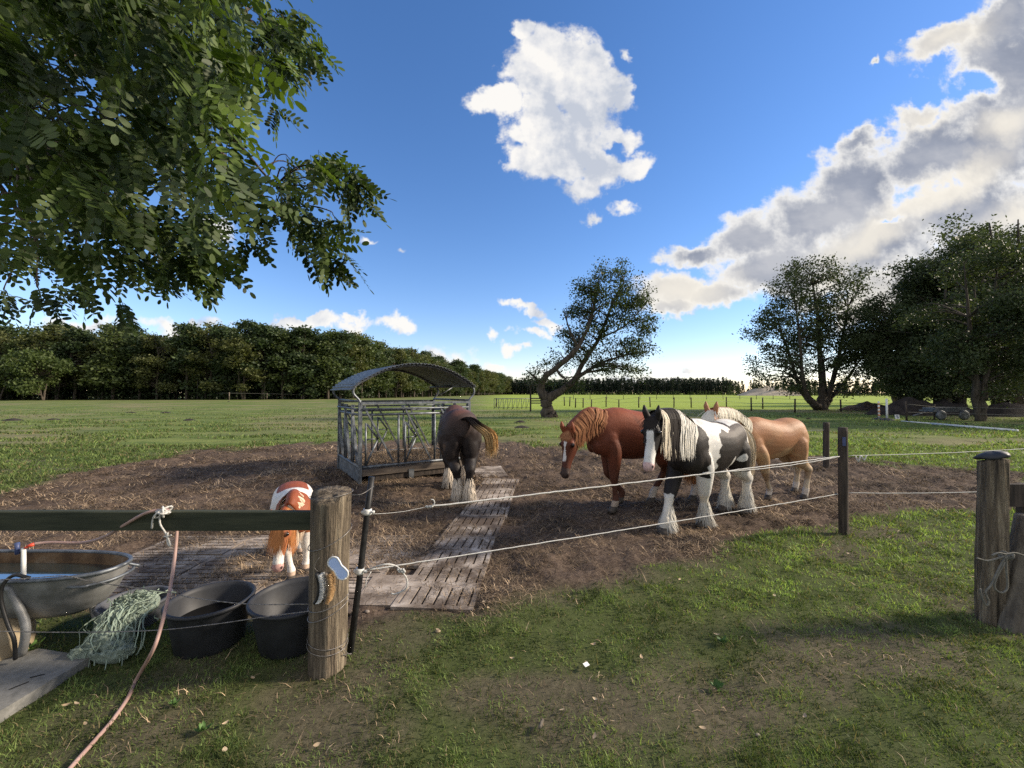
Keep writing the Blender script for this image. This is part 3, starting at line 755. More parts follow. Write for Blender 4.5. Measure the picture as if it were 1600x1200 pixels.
# chestnut
def coat_chestnut(V, I, rg):
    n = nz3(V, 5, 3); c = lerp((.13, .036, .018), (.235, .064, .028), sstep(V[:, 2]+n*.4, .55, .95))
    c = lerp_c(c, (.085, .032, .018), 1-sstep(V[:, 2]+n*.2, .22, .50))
    c = lerp_c(c, (.10, .030, .018), sstep(n, .08, .2)*.5)
    left_fore = (V[:, 2] < .17)&(V[:, 0] < -.05); c = np.where(left_fore[:, None], np.array([.50, .43, .36]), c)
    wh = (V[:, 2] < .11)&(V[:, 0] > 0)&(V[:, 1] > 0); c = np.where(wh[:, None], np.array([.40, .32, .25]), c)
    h = I['head']; c = np.where((h&(I['hsx'] > .10))[:, None], c*.62, c)
    blaze = h&(I['hnx'] > 0)&(np.abs(I['hss']+.003) < .014+.006*np.sin(I['hsx']*30))&(I['hsx'] > .07)&(I['hsx'] < .27)
    c = np.where(blaze[:, None], np.array([.62, .58, .55]), c)
    c = np.where((h&(I['hsx'] > .33))[:, None], np.array([.055, .035, .030]), c)
    return c
def lerp_c(c, b, t): t = np.asarray(t)[:, None]; return c*(1-t)+np.array(b)*t
def cob_coat(V, I, rg):
    x, y, z = V.T; n = nz3(V, 7, 11); m = nz3(V, 16, 12)
    blk = np.array([.020, .017, .016]); brn = np.array([.060, .048, .042]); wht = np.array([.66, .64, .60])
    base = lerp(blk, brn, sstep(z+n*.5, .62, .98)*(x < .1))  # browner towards the top: light from above put into the black coat
    white = np.zeros(len(V), bool)
    xs = x+n*.16+m*.09; zs = z+n*.12+m*.06
    white |= (xs > .12)&(xs < .335)&(y > -.5)                                   # shoulder band
    white |= (xs > -.14)&(xs < .2)&(zs > .87-.25*np.clip(x, -.2, .2))            # saddle
    white |= (zs > .93+(x+.5)*.08)&(x < -.1)&(xs < -.02)&(y < .06)               # far side of the back
    white |= ((xs < -.44)&(z > .60))|((zs > .885)&(x < -.20)&(y < .13)); white |= (xs < -.50)                                                         # buttocks
    white |= (z+n*.06 < .47)&(x < .15)                                           # belly, hind legs
    white |= (z+m*.08 < .33)                                                     # socks
    white |= (x > .2)&(y > 0)&(z+n*.1 < .50)                                     # left foreleg
    white |= ((np.hypot(x+.30, (z-.60)*1.3)+n*.12) < .045)|((np.hypot((x+.17)*1.8, (z-.55)*.8)+n*.12) < .05)
    white |= (zs > .955)&(x < .2)
    white &= ~((x > .2)&(y < 0)&(z < .60)&(z+m*.1 > .27)&(x < .5))
    neck = (x > .34)&(z > .55); white &= ~(neck&~I['head'])
    h = I['head']; hx, hn, hs_ = I['hsx'], I['hnx'], I['hss']
    bl = h&(np.abs(hs_-.004+m*.02) < .030+.016*sstep(hx, .2, .34)+.014*sstep(-hx, -.12, -.05))&(hn > -.02+.0*hx)&(hx > .055)
    bl |= h&(hx > .325)
    white = np.where(h, bl, white)
    c = np.where(white[:, None], wht*(1+m[:, None]*.3), base)
    pink = h&(hx > .36)&(np.abs(hn) < .06); c = np.where(pink[:, None], np.array([.58, .40, .38]), c)
    c = np.where((white&(z < .3))[:, None], c*(.70+.3*sstep(z, .05, .25)[:, None])*np.array([1, .96, .88]), c)
    return c
def dark_coat(V, I, rg):
    x, y, z = V.T; n = nz3(V, 6, 21)
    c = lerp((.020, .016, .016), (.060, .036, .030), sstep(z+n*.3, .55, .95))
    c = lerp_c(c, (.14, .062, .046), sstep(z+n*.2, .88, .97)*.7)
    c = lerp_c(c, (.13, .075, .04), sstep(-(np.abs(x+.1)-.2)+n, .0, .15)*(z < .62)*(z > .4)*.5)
    sock = (z+n*.08 < .20); c = np.where(sock[:, None], np.array([.50, .44, .36]), c)
    return c
def haf_coat(V, I, rg):
    x, y, z = V.T; n = nz3(V, 5, 31)
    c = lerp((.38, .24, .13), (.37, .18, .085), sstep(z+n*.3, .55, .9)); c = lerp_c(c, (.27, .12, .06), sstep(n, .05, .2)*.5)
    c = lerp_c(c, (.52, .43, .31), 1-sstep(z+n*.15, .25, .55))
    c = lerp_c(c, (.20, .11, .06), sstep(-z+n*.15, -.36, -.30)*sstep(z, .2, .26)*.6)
    c = np.where((z < .13)[:, None], np.array([.55, .48, .40]), c)
    h = I['head']; bl = h&(np.abs(I['hss']) < .028)&(I['hnx'] > 0); c = np.where(bl[:, None], np.array([.66, .62, .56]), c)
    return c
def pony_coat(V, I, rg):
    x, y, z = V.T; n = nz3(V, 6, 41); m = nz3(V, 15, 42)
    ches = lerp((.33, .115, .045), (.25, .068, .03), sstep(z, .5, .95)); wht = np.array([.74, .70, .64])
    ch = np.zeros(len(V), bool)
    ch |= (x+n*.1 < -.10)&(x+n*.1 > -.43)&(np.abs(y) < .16+n*.1)&(z > .7)
    ch |= (x+n*.08 > .30)&(z+n*.06 > .42)
    ch &= ~((np.abs(y) > .08)&(x < .36)&(z < .5)&(x > .2))
    h = I['head']; hx, hn, hs_ = I['hsx'], I['hnx'], I['hss']
    ch = np.where(h, ~((np.abs(hs_) < .026+.02*sstep(hx, .2, .34))&(hn > -.01)&(hx > .16) | (hx > .33)), ch)
    c = np.where(ch[:, None], ches, wht); c = np.where((h&(hx > .355))[:, None], np.array([.60, .36, .32]), c)
    c = np.where((z < .10)[:, None]&~h[:, None], c*np.array([.7, .55, .45]), c)
    return c
def two(a, b, s=.15):
    def f_(t, r): return (np.array(a)*(1-r[:, None])+np.array(b)*r[:, None])
    return f_
def tailc(a, b, sw=.5):
    def f_(tt, n, rg): 
        k = sstep(tt, sw-.2, sw+.15)[None, :, None]; base = (np.array(a)*(1-k)+np.array(b)*k)
        return base*np.exp(rg.normal(0, .22, (n, 1, 1)))
    return f_
def cob_mane(t, r):
    b = np.array([.025, .020, .018]); w = np.array([.72, .64, .50]); w2 = np.array([.78, .75, .68])
    tt = t+.02*(r-.5)
    white = ((tt > .66)&(tt < .82))|(tt < .44)
    c = np.where(white[:, None], np.where((tt < .44)[:, None], w2, w), b)
    return c*(.8+.4*r[:, None])
def gw(px, py): return G(px, py)[:2]
horse('pinto_cob', 'black and white pinto cob with feathered legs and white blaze, standing closest to the rope', (2.49, 5.27), (-.79, -.62), 1.34,
      (.95, .05, 1.02), (-.60, -.80), 70, {'FR': gw(1037, 834), 'FL': gw(1098, 822), 'HR': gw(1130, 797), 'HL': gw(1163, 801)}, cob_coat, cob_mane,
      tailc((.62, .56, .44), (.55, .46, .33)), None, tail_path=[(3.20, 5.72, 1.15), (3.27, 5.70, .95), (3.26, 5.68, .7), (3.22, 5.66, .45)], bw=1.10, legk=1.28, feather=1.0, feather_col=(.60, .57, .50), mane_side=1, mane_len=.34, fore=.12, neckk=1.07, seed=2, mane_n=900, neck_mid=.06)
horse('chestnut_horse', 'chestnut horse with a thin white stripe on its lowered head, walking left behind the pinto', (1.80, 6.0), (-.972, -.233), 1.45,
      (.74, .11, .765), (-.62, -.78), 76, {'FL': gw(958, 800), 'FR': gw(968, 790), 'HL': gw(1017, 785), 'HR': (2.78, 6.35)}, coat_chestnut, two((.17, .06, .028), (.36, .17, .08)),
      tailc((.20, .07, .03), (.35, .16, .07)), None, bw=.98, bh=.95, legk=1.0, mane_side=1, mane_len=.22, fore=.10, neckk=1.05, seed=3, lift={'FL': .0, 'FR': .03}, mane_n=330, neck_mid=.10)
horse('palomino_horse', 'golden horse with white mane standing behind the pinto, rump to the right', (3.88, 6.25), (-.926, -.379), 1.30,
      (.97, .10, 1.055), (-.75, -.65), 55, {'FL': gw(1200, 780), 'FR': gw(1166, 787), 'HL': gw(1257, 779), 'HR': gw(1242, 768)}, haf_coat, two((.60, .54, .42), (.72, .68, .58)),
      tailc((.62, .55, .42), (.60, .52, .38)), None, bw=.95, bh=.92, legk=1.0, mane_side=1, mane_len=.12, fore=.18, neckk=.95, seed=4, mane_n=600, neck_mid=.06,
      tail_path=[(4.58, 6.55, 1.06), (4.61, 6.57, .85), (4.59, 6.57, .6), (4.56, 6.56, .40)])
horse('dark_brown_horse', 'dark brown horse seen from behind at the feeder, tail flicked aside, pale feathered feet', (-.92, 6.86), (-.22, .975), 1.45,
      (.74, .02, .66), (-.2, .98), 62, {'HL': gw(716, 783), 'HR': gw(731, 784), 'FL': gw(701, 760), 'FR': gw(727, 754)}, dark_coat, two((.03, .02, .018), (.10, .05, .035)),
      tailc((.022, .018, .017), (.50, .33, .15), .55), None, bw=1.05, legk=1.25, feather=.9, feather_col=(.62, .54, .44), mane_side=1, mane_len=.2, seed=5,
      tail_path=[(-.62, 6.08, 1.27), (-.50, 6.02, 1.17), (-.38, 5.98, 1.10), (-.31, 5.97, 1.02), (-.29, 5.97, .86), (-.31, 5.98, .70)])
def pony_mane(t, r):
    c = np.where((t < .45)[:, None], np.array([.66, .52, .38]), np.array([.46, .19, .07])); return c*(.75+.5*r[:, None])
horse('spotted_pony', 'small chestnut and white pony with a long orange mane, head down behind the green rail', (-2.07, 3.91), (.487, -.873), .78,
      (.60, -.12, .76), (.05, -1), 80, {'FR': gw(455, 907), 'FL': gw(478, 895), 'HR': gw(428, 872), 'HL': gw(470, 868)}, pony_coat, pony_mane,
      tailc((.6, .5, .4), (.6, .45, .3)), None, bw=1.22, legk=1.3, headk=1.25, mane_side=-1, mane_len=.42, fore=.36, neckk=1.15, seed=6, cat='pony', msplit=.55, mane_n=1300, neck_mid=.0)

# ------------------------------------------------------------------ feeder
A = G(562, 757)[:2]; fd = nrm([.835, .55]); sdv_ = nrm([-.55, .835]); FT, FS = 2.2, 1.9
def FP(p, s, z): q = A+fd*p+sdv_*s; return np.array([q[0], q[1], z])
fe = thing('hay_feeder', (*A, 0), 'roofed galvanised hay feeder with diagonal feeding bars standing on the mud', 'feeder')
for (p, s) in ((0, 0), (FT, 0), (0, FS), (FT, FS)):
    MB().box(FP(p, s, .73), (.06, .06, 1.48), rotz(math.atan2(fd[1], fd[0]))).build('post', MT['galv'], fe, False)
ARCH = [(0, 1.46), (-.03, 1.53), (-.11, 1.62), (-.125, 1.70), (-.08, 1.78), (.05, 1.87), (.42, 2.06), (.78, 2.165), (1.1, 2.19), (1.42, 2.165), (1.78, 2.06), (2.15, 1.87), (2.28, 1.78), (2.325, 1.70), (2.31, 1.62), (2.23, 1.53), (2.2, 1.46)]
for s in (0, FS):
    MB().tube(spline([FP(p, s, z) for p, z in ARCH], 60), .022, 8).build('arch', MT['galv'], fe)
# corrugated roof: sine ridges running front to back
def roof_profile(n=300, a0=-.13, a1=2.33):
    base = spline([(-.17, 1.70), (-.09, 1.80), (.05, 1.90), (.42, 2.09), (.78, 2.195), (1.1, 2.22), (1.42, 2.195), (1.78, 2.09), (2.15, 1.90), (2.33, 1.77)], 400)
    L = np.r_[0, np.cumsum(np.hypot(*np.diff(base, axis=0).T))]; t = np.linspace(0, L[-1], n)
    x = np.interp(t, L, base[:, 0]); z = np.interp(t, L, base[:, 1]); tx, tz = np.gradient(x), np.gradient(z); k = np.hypot(tx, tz)
    w = .014*np.sin(t/.076*2*math.pi)
    return x-tz/k*w, z+tx/k*w
rx_, rz_ = roof_profile(); rows = np.linspace(-.12, FS+.12, 9); V = []
for j, s in enumerate(rows):
    for i in range(len(rx_)): V.append(FP(rx_[i], s, rz_[i]-.004*math.sin(j*1.3)))
nv = len(rx_); F = [(j*nv+i, j*nv+i+1, (j+1)*nv+i+1, (j+1)*nv+i) for j in range(len(rows)-1) for i in range(nv-1)]
rf = mesh_obj('roof', V, F, MT['galv_dull'], fe, True)
sm = rf.modifiers.new('thick', 'SOLIDIFY'); sm.thickness = .004
# torn sheet sticking out at the rear right
V = []
for j in range(5):
    for i in range(40):
        V.append(FP(2.2+.5*i/39, FS*.55+.28*j+.1*i/39, 1.80-.05*math.sin(i/39*3)+.10*i/39+.012*math.sin(i*1.1)))
mesh_obj('loose_roof_sheet', V, [(j*40+i, j*40+i+1, (j+1)*40+i+1, (j+1)*40+i) for j in range(4) for i in range(39)], MT['galv_dull'], fe, True).modifiers.new('thick', 'SOLIDIFY').thickness = .004
MB().bar(FP(2.2, FS*.8, 1.6), FP(2.75, FS*.9, 1.86), .015).build('roof_brace', MT['galv'], fe)
for s in (-.02, FS+.02):
    MB().beam(FP(0, s, 1.46), FP(FT, s, 1.46), .03, .045).build('cross_rail', MT['galv'], fe, False)
for p in (0, FT):
    MB().bar(FP(p, 0, 1.50), FP(p, FS, 1.50), .022).build('cross_rail', MT['galv'], fe)
def barrier(P0, P1, n, flip=1):
    P0, P1 = np.array(P0, float), np.array(P1, float); u = P1-P0; L = np.linalg.norm(u); u = u/L; w = L/n
    q = lambda a, z: P0+u*a+np.array([0, 0, z])
    b = MB(); nr = np.cross(u, (0, 0, 1))
    b.tube([q(.03, 1.25), q(L-.03, 1.25)], .024, 8); b.tube([q(.03, 1.355)+nr*.04, q(L-.03, 1.355)+nr*.04], .018, 8)
    b.tube([q(.03, .30), q(L-.03, .30)], .026, 8)
    for i in range(n):
        a = i*w
        b.tube([q(a+.10, .30), q(a+.10, 1.10)], .019, 8)
        b.tube([q(a+w-.03, .30), q(a+w-.03, 1.25)], .021, 8)
        b.tube([q(a+.10, .32), q(a+.34*w+.06, .78)], .019, 8)
        b.tube([q(a+.12, 1.08), q(a+.36*w+.06, .80)], .019, 8)
        b.tube([q(a+.11, .80), q(a+.36*w+.04, .80)], .012, 8)
    o = b.build('feed_barrier', MT['galv'], fe)
    for i in range(n):
        a = i*w; s = MB(); s.beam(q(a+.06, 1.40)+nr*.02, q(a+.82*w, .36)+nr*.02, .03, .045, up=nr); s.box(q(a+.06, 1.40), (.06, .05, .05))
        s.build('swing_bar', MT['galv'], o, False)
barrier(FP(0, 0, 0), FP(FT, 0, 0), 3); barrier(FP(0, FS, 0), FP(FT, FS, 0), 3); barrier(FP(0, FS, 0), FP(0, 0, 0), 3); barrier(FP(FT, 0, 0), FP(FT, FS, 0), 3)
tb = MB()
for s in (0, FS): tb.beam(FP(-.02, s, .20), FP(FT+.02, s, .20), .04, .12)
tb.beam(FP(FT, 0, .20), FP(FT, FS, .20), .04, .12)
for k in range(10): tb.beam(FP(.03, .1+k*.188, .245+.002*(k % 2)), FP(FT-.03, .1+k*.188, .245+.002*(k % 2)), .17, .02)
tb.build('tray', MT['plank'], fe, False)
MB().beam(FP(0, -.02, .14), FP(0, FS, .14), .006, .26).build('side_sheet', MT['galv'], fe, False)
for s in (.05, FS-.05):
    MB().beam(FP(.25, s, .08), FP(FT-.2, s, .08), .08, .10).build('skid', MT['post_dark'], fe, False)
MB().beam(FP(.9, -.03, .10), FP(1.0, -.03, .10), .02, .18).build('bracket', MT['galv_dull'], fe, False)
n = 5000; hp_ = np.c_[rng.uniform(.1, FT-.1, n), rng.uniform(.1, FS-.1, n)]
P_ = np.array([FP(a, b, .27+.06*fbm(np.array([a*3]), np.array([b*3]))[0]+rng.uniform(0, .05)) for a, b in hp_]); th = rng.uniform(0, 6.28, n); dr = np.stack([np.cos(th), np.sin(th), rng.normal(0, .25, n)], 1)*.07
Vr, Fr, Cr = ribbons(np.stack([P_, P_+dr, P_+dr*2+rng.normal(0, .02, (n, 3))], 1), np.array([.006, .006, .003]), np.stack([-np.sin(th), np.cos(th), 0*th], 1), straw_col(n, P_[:, 0], P_[:, 1])*1.5)
tag(mesh_obj('hay', Vr, Fr, MT['straw'], None, False, Cr), 'thin layer of hay left in the tray of the feeder', 'hay', None, 'stuff')

# ------------------------------------------------------------------ concrete mats in the mud
def slab(name, c, w, l, ang, slots, label, t=.035, mat='concrete', z=.002, seed=0):
    """slots: None or (rows, cols, along) grooves cut through the plate"""
    rg = np.random.default_rng(seed); b = MB(); M = rotz(ang)
    if slots is None: b.box((0, 0, 0), (w, l, t))
    else:
        nr_, ncol, along = slots; sw = .020
        # plate as a lattice of blocks around the slots (local u across, v along the slots)
        W_, L_ = (w, l) if along == 'l' else (l, w)
        pu = W_/ncol; pv = L_/nr_; blocks = []
        for i in range(ncol+1):
            u0 = -W_/2 if i == 0 else -W_/2+pu*(i-.5)+sw/2; u1 = W_/2 if i == ncol else -W_/2+pu*(i+.5)-sw/2
            blocks.append((u0, u1, -L_/2, L_/2))
        for i in range(ncol):
            uc = -W_/2+pu*(i+.5)
            for j in range(nr_+1):
                v0 = -L_/2 if j == 0 else -L_/2+pv*j-.05; v1 = L_/2 if j == nr_ else -L_/2+pv*j+.05
                blocks.append((uc-sw/2-.0, uc+sw/2+.0, v0, v1))
        for (u0, u1, v0, v1) in blocks:
            if along == 'l': b.box(((u0+u1)/2, (v0+v1)/2, 0), (u1-u0, v1-v0, t))
            else: b.box(((v0+v1)/2, (u0+u1)/2, 0), (v1-v0, u1-u0, t))
    V = np.concatenate(b.V); V = V@rotx(rg.normal(0, .012)).T@M.T+np.array([c[0], c[1], z+t/2-.006])
    o = mesh_obj(name, V, b.F, MT[mat], None, False)
    return tag(o, label, 'slab', 'concrete slabs laid in the mud')
k = 0
d0 = np.array([-.63, 3.12]); d1 = np.array([-.20, 7.55]); dd = nrm(d1-d0); names_ = ['nearest the grass edge', 'second from the grass edge', 'third from the grass edge', 'farthest from the camera']
for i in range(4):
    c = d0+dd*(.57+i*1.16)
    slab('slotted_slab', c+np.array([.01*(-1)**i, 0]), .63, 1.14, math.atan2(dd[1], dd[0])-math.pi/2+.02*(-1)**i, (3, 7, 'l'), 'slotted slab of the strip towards the feeder, '+names_[i], seed=i)
lab = ['beside the tubs', 'in the middle of the nearest row', 'by the near end of the zinc bath']
for r_ in range(3):
    for c_ in range(3):
        slab('slotted_slab', (-1.65-c_*.92+.05*r_, 3.32+r_*.56), .90, .54, .02*((r_+c_) % 3-1)+.03, (2, 6, 'w'),
             'mud covered slotted slab in the left paving, %s row, %s' % (['nearest', 'middle', 'farthest'][r_], ['right end', 'centre', 'left end'][c_]), seed=10+r_*3+c_, z=-.006)
for i, (px, py, w, l, lb) in enumerate([(608, 925, .42, .5, 'plain concrete slab just right of the leaning black stake'), (640, 872, .5, .5, 'plain dirty slab left of the slotted strip'), (765, 738, .62, 1.1, 'plain pale slab on the mud to the right of the feeder'), (540, 868, .6, .45, 'plain mud stained slab behind the big post')]):
    slab('plain_slab', G(px, py)[:2], w, l, .08*i, None, lb, t=.03, seed=30+i)

# ------------------------------------------------------------------ posts, rail, ropes
def rough_post(name, base, top, r0, r1, mat, label=None, parent=None, groove=.10, cut=0.0, cutdir=0.0, seg=48, rings=40, cat='post', group=None, chip=0.0, sink=.08):
    base, top = np.array(base, float), np.array(top, float); base = base-(top-base)*sink/np.linalg.norm(top-base)
    th = np.arange(seg)*2*math.pi/seg; V = []; s0 = base[0]*7
    for i in range(rings):
        t = i/(rings-1); c = base*(1-t)+top*t; r = r0*(1-t)+r1*t
        g_ = fbm(np.cos(th)*3.1+s0, np.sin(th)*3.1+t*1.3, 4, 80)-.5; g2 = np.abs(fbm(np.cos(th)*7+s0, np.sin(th)*7+t*.8, 2, 81)-.5)
        rr = r*(1+groove*g_*1.4-groove*np.maximum(0, .12-g2)*5)
        z = c[2]+(cut*np.cos(th-cutdir)+chip*sstep(np.cos(th-cutdir-2.2), .2, .6))*t**12
        V.append(np.stack([c[0]+np.cos(th)*rr, c[1]+np.sin(th)*rr, z+0*th], 1))
    rim = V[-1]; V.append(rim*[1, 1, 1]+(rim.mean(0)-rim)*.5+[0, 0, .004]); V.append(rim.mean(0)[None]+[0, 0, .004])
    n = len(V)-1; Vc = np.concatenate(V); F = []
    for i in range(n-1):
        for k in range(seg): F.append((i*seg+k, i*seg+(k+1) % seg, (i+1)*seg+(k+1) % seg, (i+1)*seg+k))
    F += [((n-1)*seg+k, (n-1)*seg+(k+1) % seg, n*seg) for k in range(seg)]
    o = mesh_obj(name, Vc, F, MT[mat], parent, True)
    if label: tag(o, label, cat, group)
    return o
bp = G(511, 1043); bp[2] = 0; tpp = at(518, 768, bp[1]+.02)
rough_post('gate_post', bp, tpp, .104, .118, 'post_wood', 'thick weathered wooden post wrapped in wire beside the black tubs', cut=.012, cutdir=math.pi/2+.6, chip=-.035)
PC = lambda z: bp+(tpp-bp)*(z/tpp[2])
yr = 2.56; zt, zb = at(400, 800, yr)[2], at(400, 830, yr)[2]
xr = [at(484, 815, yr)[0], -5.2]
b = MB(); ns = 40; xs_ = np.linspace(xr[0], xr[1], ns)
V = []; 
for i, x in enumerate(xs_):
    j1, j2 = .004*vnoise(np.array([x*4]), np.array([1.]))[0], .006*vnoise(np.array([x*3]), np.array([9.]))[0]
    for (y, z) in ((yr, zb+j2), (yr, zt+j1-.006), (yr+.006, zt+j1), (yr+.04, zt+j1), (yr+.04, zb+j2)): V.append((x, y, z))
F = [(i*5+k, i*5+(k+1) % 5, (i+1)*5+(k+1) % 5, (i+1)*5+k) for i in range(ns-1) for k in range(5)]+[(0, 4, 3, 2, 1), tuple((ns-1)*5+k for k in range(5))]
tag(mesh_obj('fence_rail', V, F, MT['rail'], None, False), 'dark green stained plank rail running left from the thick post', 'rail')

# wire turns round the post
def ring(z, tilt, az, r, n=26, a0=0, a1=2*math.pi, rr=.0022):
    th = np.linspace(a0, a1, n); c = PC(z)
    return np.stack([c[0]+np.cos(th)*r, c[1]+np.sin(th)*r, z+tilt*np.cos(th-az)], 1)
w = MB()
zz = lambda py: at(500, py, bp[1]-.11)[2]
ww_ = thing('wire_wrap', tuple(bp), 'loops of fence wire wound round the thick weathered post', 'wire')
for pth_, r_w in ((ring(zz(780), .012, 0, .124), .0022), (ring(zz(850), .055, .6, .122), .0026), (ring(zz(953), .03, .5, .113), .003), (ring(zz(966), .045, .4, .113), .003), (ring(zz(1014), .02, 2.8, .112), .0022), (ring(zz(1022), .02, 2.6, .114), .0022),
      (spline([PC(zz(780))+[.118, -.03, 0], at(565, 772, 2.5), at(584, 760, 2.62)], 10), .0022), (spline([PC(.15)+[.1, -.05, .0], at(545, 1022, 2.5), at(549, 1021, 2.52), PC(.1)+[.11, -.04, 0]], 10), .002)):
    MB().tube(pth_, r_w, 5).build('wire_turn', MT['wire'], ww_)
def twisted(pts, r, n=140, pitch_=.03, mat='wire'):
    p = spline(pts, n); L = np.r_[0, np.cumsum(np.linalg.norm(np.diff(p, axis=0), axis=1))]; b = MB()
    for ph in (0, math.pi):
        a = L/pitch_*2*math.pi+ph; q = p.copy(); q[:, 2] += np.sin(a)*r*.7; q[:, 1] += np.cos(a)*r*.7
        b.tube(q, r*.75, 5)
    return b
twisted([at(-60, 908, 2.35), at(20, 905, 2.38), at(52, 903, 2.4), at(105, 900, 2.42), at(150, 910, 2.44), at(262, 925, 2.42), at(300, 934, 2.42), at(390, 944, 2.40), at(484, 944, 2.40)], .0026).build('x', MT['wire'])
bpy.data.objects['x'].name = 'fence_wire'; tag(bpy.data.objects['fence_wire'], 'upper twisted wire in front of the tub rims, left of the thick post', 'wire')
o = twisted([at(-60, 985, 2.35), at(100, 988, 2.38), at(240, 985, 2.40), at(330, 976, 2.40), at(420, 963, 2.40), at(484, 955, 2.40)], .0026).build('fence_wire', MT['wire'])
tag(o, 'lower twisted wire crossing in front of the tub sides', 'wire')

# leaning stake with insulators
sb = G(545, 1024); st_ = at(581, 745, sb[1]+.06)
sk = thing('electric_fence_stake', (sb[0], sb[1], 0), 'thin leaning black stake carrying the white ropes beside the thick post', 'stake')
MB().tube([sb-[0, 0, .05], sb*.6+st_*.4+[.006, 0, 0], sb*.25+st_*.75, st_], [.021, .020, .019, .019], 12).build('stake', MT['black_plastic'], sk)
for py in (803, 895):
    t_ = (at(570, py, sb[1])[2]-sb[2])/(st_[2]-sb[2]); c = sb+(st_-sb)*t_; b = MB(); ax = nrm(st_-sb)
    b.tube([c-ax*.018, c-ax*.006, c+ax*.006, c+ax*.018], [.026, .030, .027, .027], 12)
    b.tube([c+[.02, -.01, 0], c+[.05, -.015, .004]], .008, 8); b.sphere(c+[-.028, 0, -.004], .013, 8, 6)
    b.build('insulator', MT['white_paint'], sk)
S1 = sb+(st_-sb)*((at(577, 806, 2.62)[2])/st_[2]); S2 = sb+(st_-sb)*((at(567, 896, 2.6)[2])/st_[2])
P1b = G(1318, 838)
pt = at(1317, 668, P1b[1])
rp = thing('fence_post', (*P1b[:2], 0), 'dark round post carrying the white ropes in front of the pale muddy patch', 'post', 'round posts of the rope fence')
rough_post('post', P1b, [pt[0], pt[1], pt[2]], .049, .046, 'post_dark', None, rp, .08, seg=28, rings=24)
MB().box(at(1319, 690, P1b[1]-.052), (.035, .008, .10)).build('tag_plate', MT['blue_dark'], rp, False)
for py in (714, 772):
    MB().sphere(at(1306, py, P1b[1]-.02), .016, 8, 6).build('insulator', MT['black_plastic'], rp)
P2b = G(1291, 730); p2t = at(1291, 660, P2b[1])
rough_post('fence_post', P2b, p2t, .062, .060, 'post_dark', 'shorter dark round post standing farther back, left of the front rope post', None, .08, seg=24, rings=20, group='round posts of the rope fence')
E1 = at(1309, 713, P1b[1]-.04); E2 = at(1309, 772, P1b[1]-.04)
def rope(pts_or_mb, label, cat='rope', r=.0055, mat='rope', n=None, group=None):
    if isinstance(pts_or_mb, MB): b = pts_or_mb
    else:
        b = MB(); b.tube(pts_or_mb, r, 6)
    o = b.build('rope', MT[mat], None); return tag(o, label, cat, group)
def rope_line(a, b_, s, r, n=60):
    p = sag(a, b_, s, n); p += rng.normal(0, r*.25, p.shape); return p
b = MB(); kn = S1+(E1-S1)*.075
b.tube(rope_line(S1+[.02, 0, 0], kn, .012, .002, 14), .0022, 5)
b.tube(rope_line(kn, E1, .012, .005, 90), .0058, 6)
b.tube(rope_line(kn+(E1-kn)*.55, E1+[0, -.02, .0], .03, .004, 50), .0045, 6)
for i in range(5): b.sphere(kn+[.01*i, 0, .002*(-1)**i], .008, 7, 5)
b.tube(spline([kn+[.03, 0, .004], kn+[.055, 0, .02], kn+[.05, 0, .045], kn+[.03, 0, .05]], 10), .0045, 5)
rope(b, 'upper white electric fence rope from the leaning stake to the dark round post')
b = MB(); b.tube(rope_line(S2+[.03, 0, 0], E2, .01, .004, 90), .0042, 6)
b.tube(spline([S2+[.03, 0, .0], at(600, 882, 2.62), at(618, 884, 2.66), at(628, 893, 2.66), at(636, 906, 2.68), at(634, 920, 2.68), at(618, 928, 2.68), at(611, 927, 2.68)], 30), .005, 6)
for i in range(6): b.sphere(at(622+i*2, 890+(i % 2)*3, 2.66), .009, 7, 5)
b.tube(spline([at(580, 893, 2.6), at(573, 905, 2.58), at(571, 918, 2.58)], 8), .003, 5)
rope(b, 'lower white electric fence rope with a loose loop at the leaning stake')
rope(rope_line(at(1326, 712, P1b[1]), at(1720, 692, 5.9), .03, .004, 60), 'thin upper white rope running right from the dark round post', r=.004)
b = MB(); b.tube(rope_line(at(1326, 770, P1b[1]), at(1700, 760, 5.0), .03, .004, 60), .004, 6)
rope(b, 'thin lower white rope running right behind the thick grey post')
b = MB(); b.tube(spline([at(1337, 713, 4.7), at(1341, 722, 4.7), at(1345, 712, 4.7), at(1350, 719, 4.7), at(1354, 711, 4.7)], 16), .008, 5); rope(b, 'small knot of loose white rope end just right of the dark round post')
rope(rope_line(at(1290, 714, P2b[1]-.05), at(1100, 716, 8.4), .03, .004, 40), 'white rope running left from the shorter post behind the horses', r=.005)
rope(rope_line(at(1288, 672, P2b[1]-.05), at(1100, 670, 10.5), .04, .004, 40), 'top white rope running left from the shorter post behind the horses', r=.004)

# right hand weathered post with cap, gate end, leaning log, knotted rope
rb = G(1549, 968); rt = at(1551, 716, rb[1])
rp2 = thing('gate_post', (*rb[:2], 0), 'thick grey cracked post with a dark cap at the right edge', 'post')
rough_post('post', rb, rt, .080, .078, 'post_wood', None, rp2, .30, chip=-.03)
b = MB(); c = rt+[0, 0, .01]; th = np.arange(20)*2*math.pi/20
prof = [(.060, -.012), (.080, -.004), (.088, .006), (.078, .020), (.045, .036), (.0, .044)]
V = []
for (r, z) in prof:
    for q in th: V.append((c[0]+r*math.cos(q)*(1+.16*math.cos(2*q+.6)+.07*math.cos(5*q)), c[1]+r*math.sin(q)*(1+.07*math.sin(3*q)), c[2]+z+.016*math.cos(q+.5)*(r/.08)+.006*math.cos(4*q)*(r/.08)))
mesh_obj('cap', V, [(i*20+k, i*20+(k+1) % 20, (i+1)*20+(k+1) % 20, (i+1)*20+k) for i in range(5) for k in range(20)], MT['black_rubber'], rp2, True)
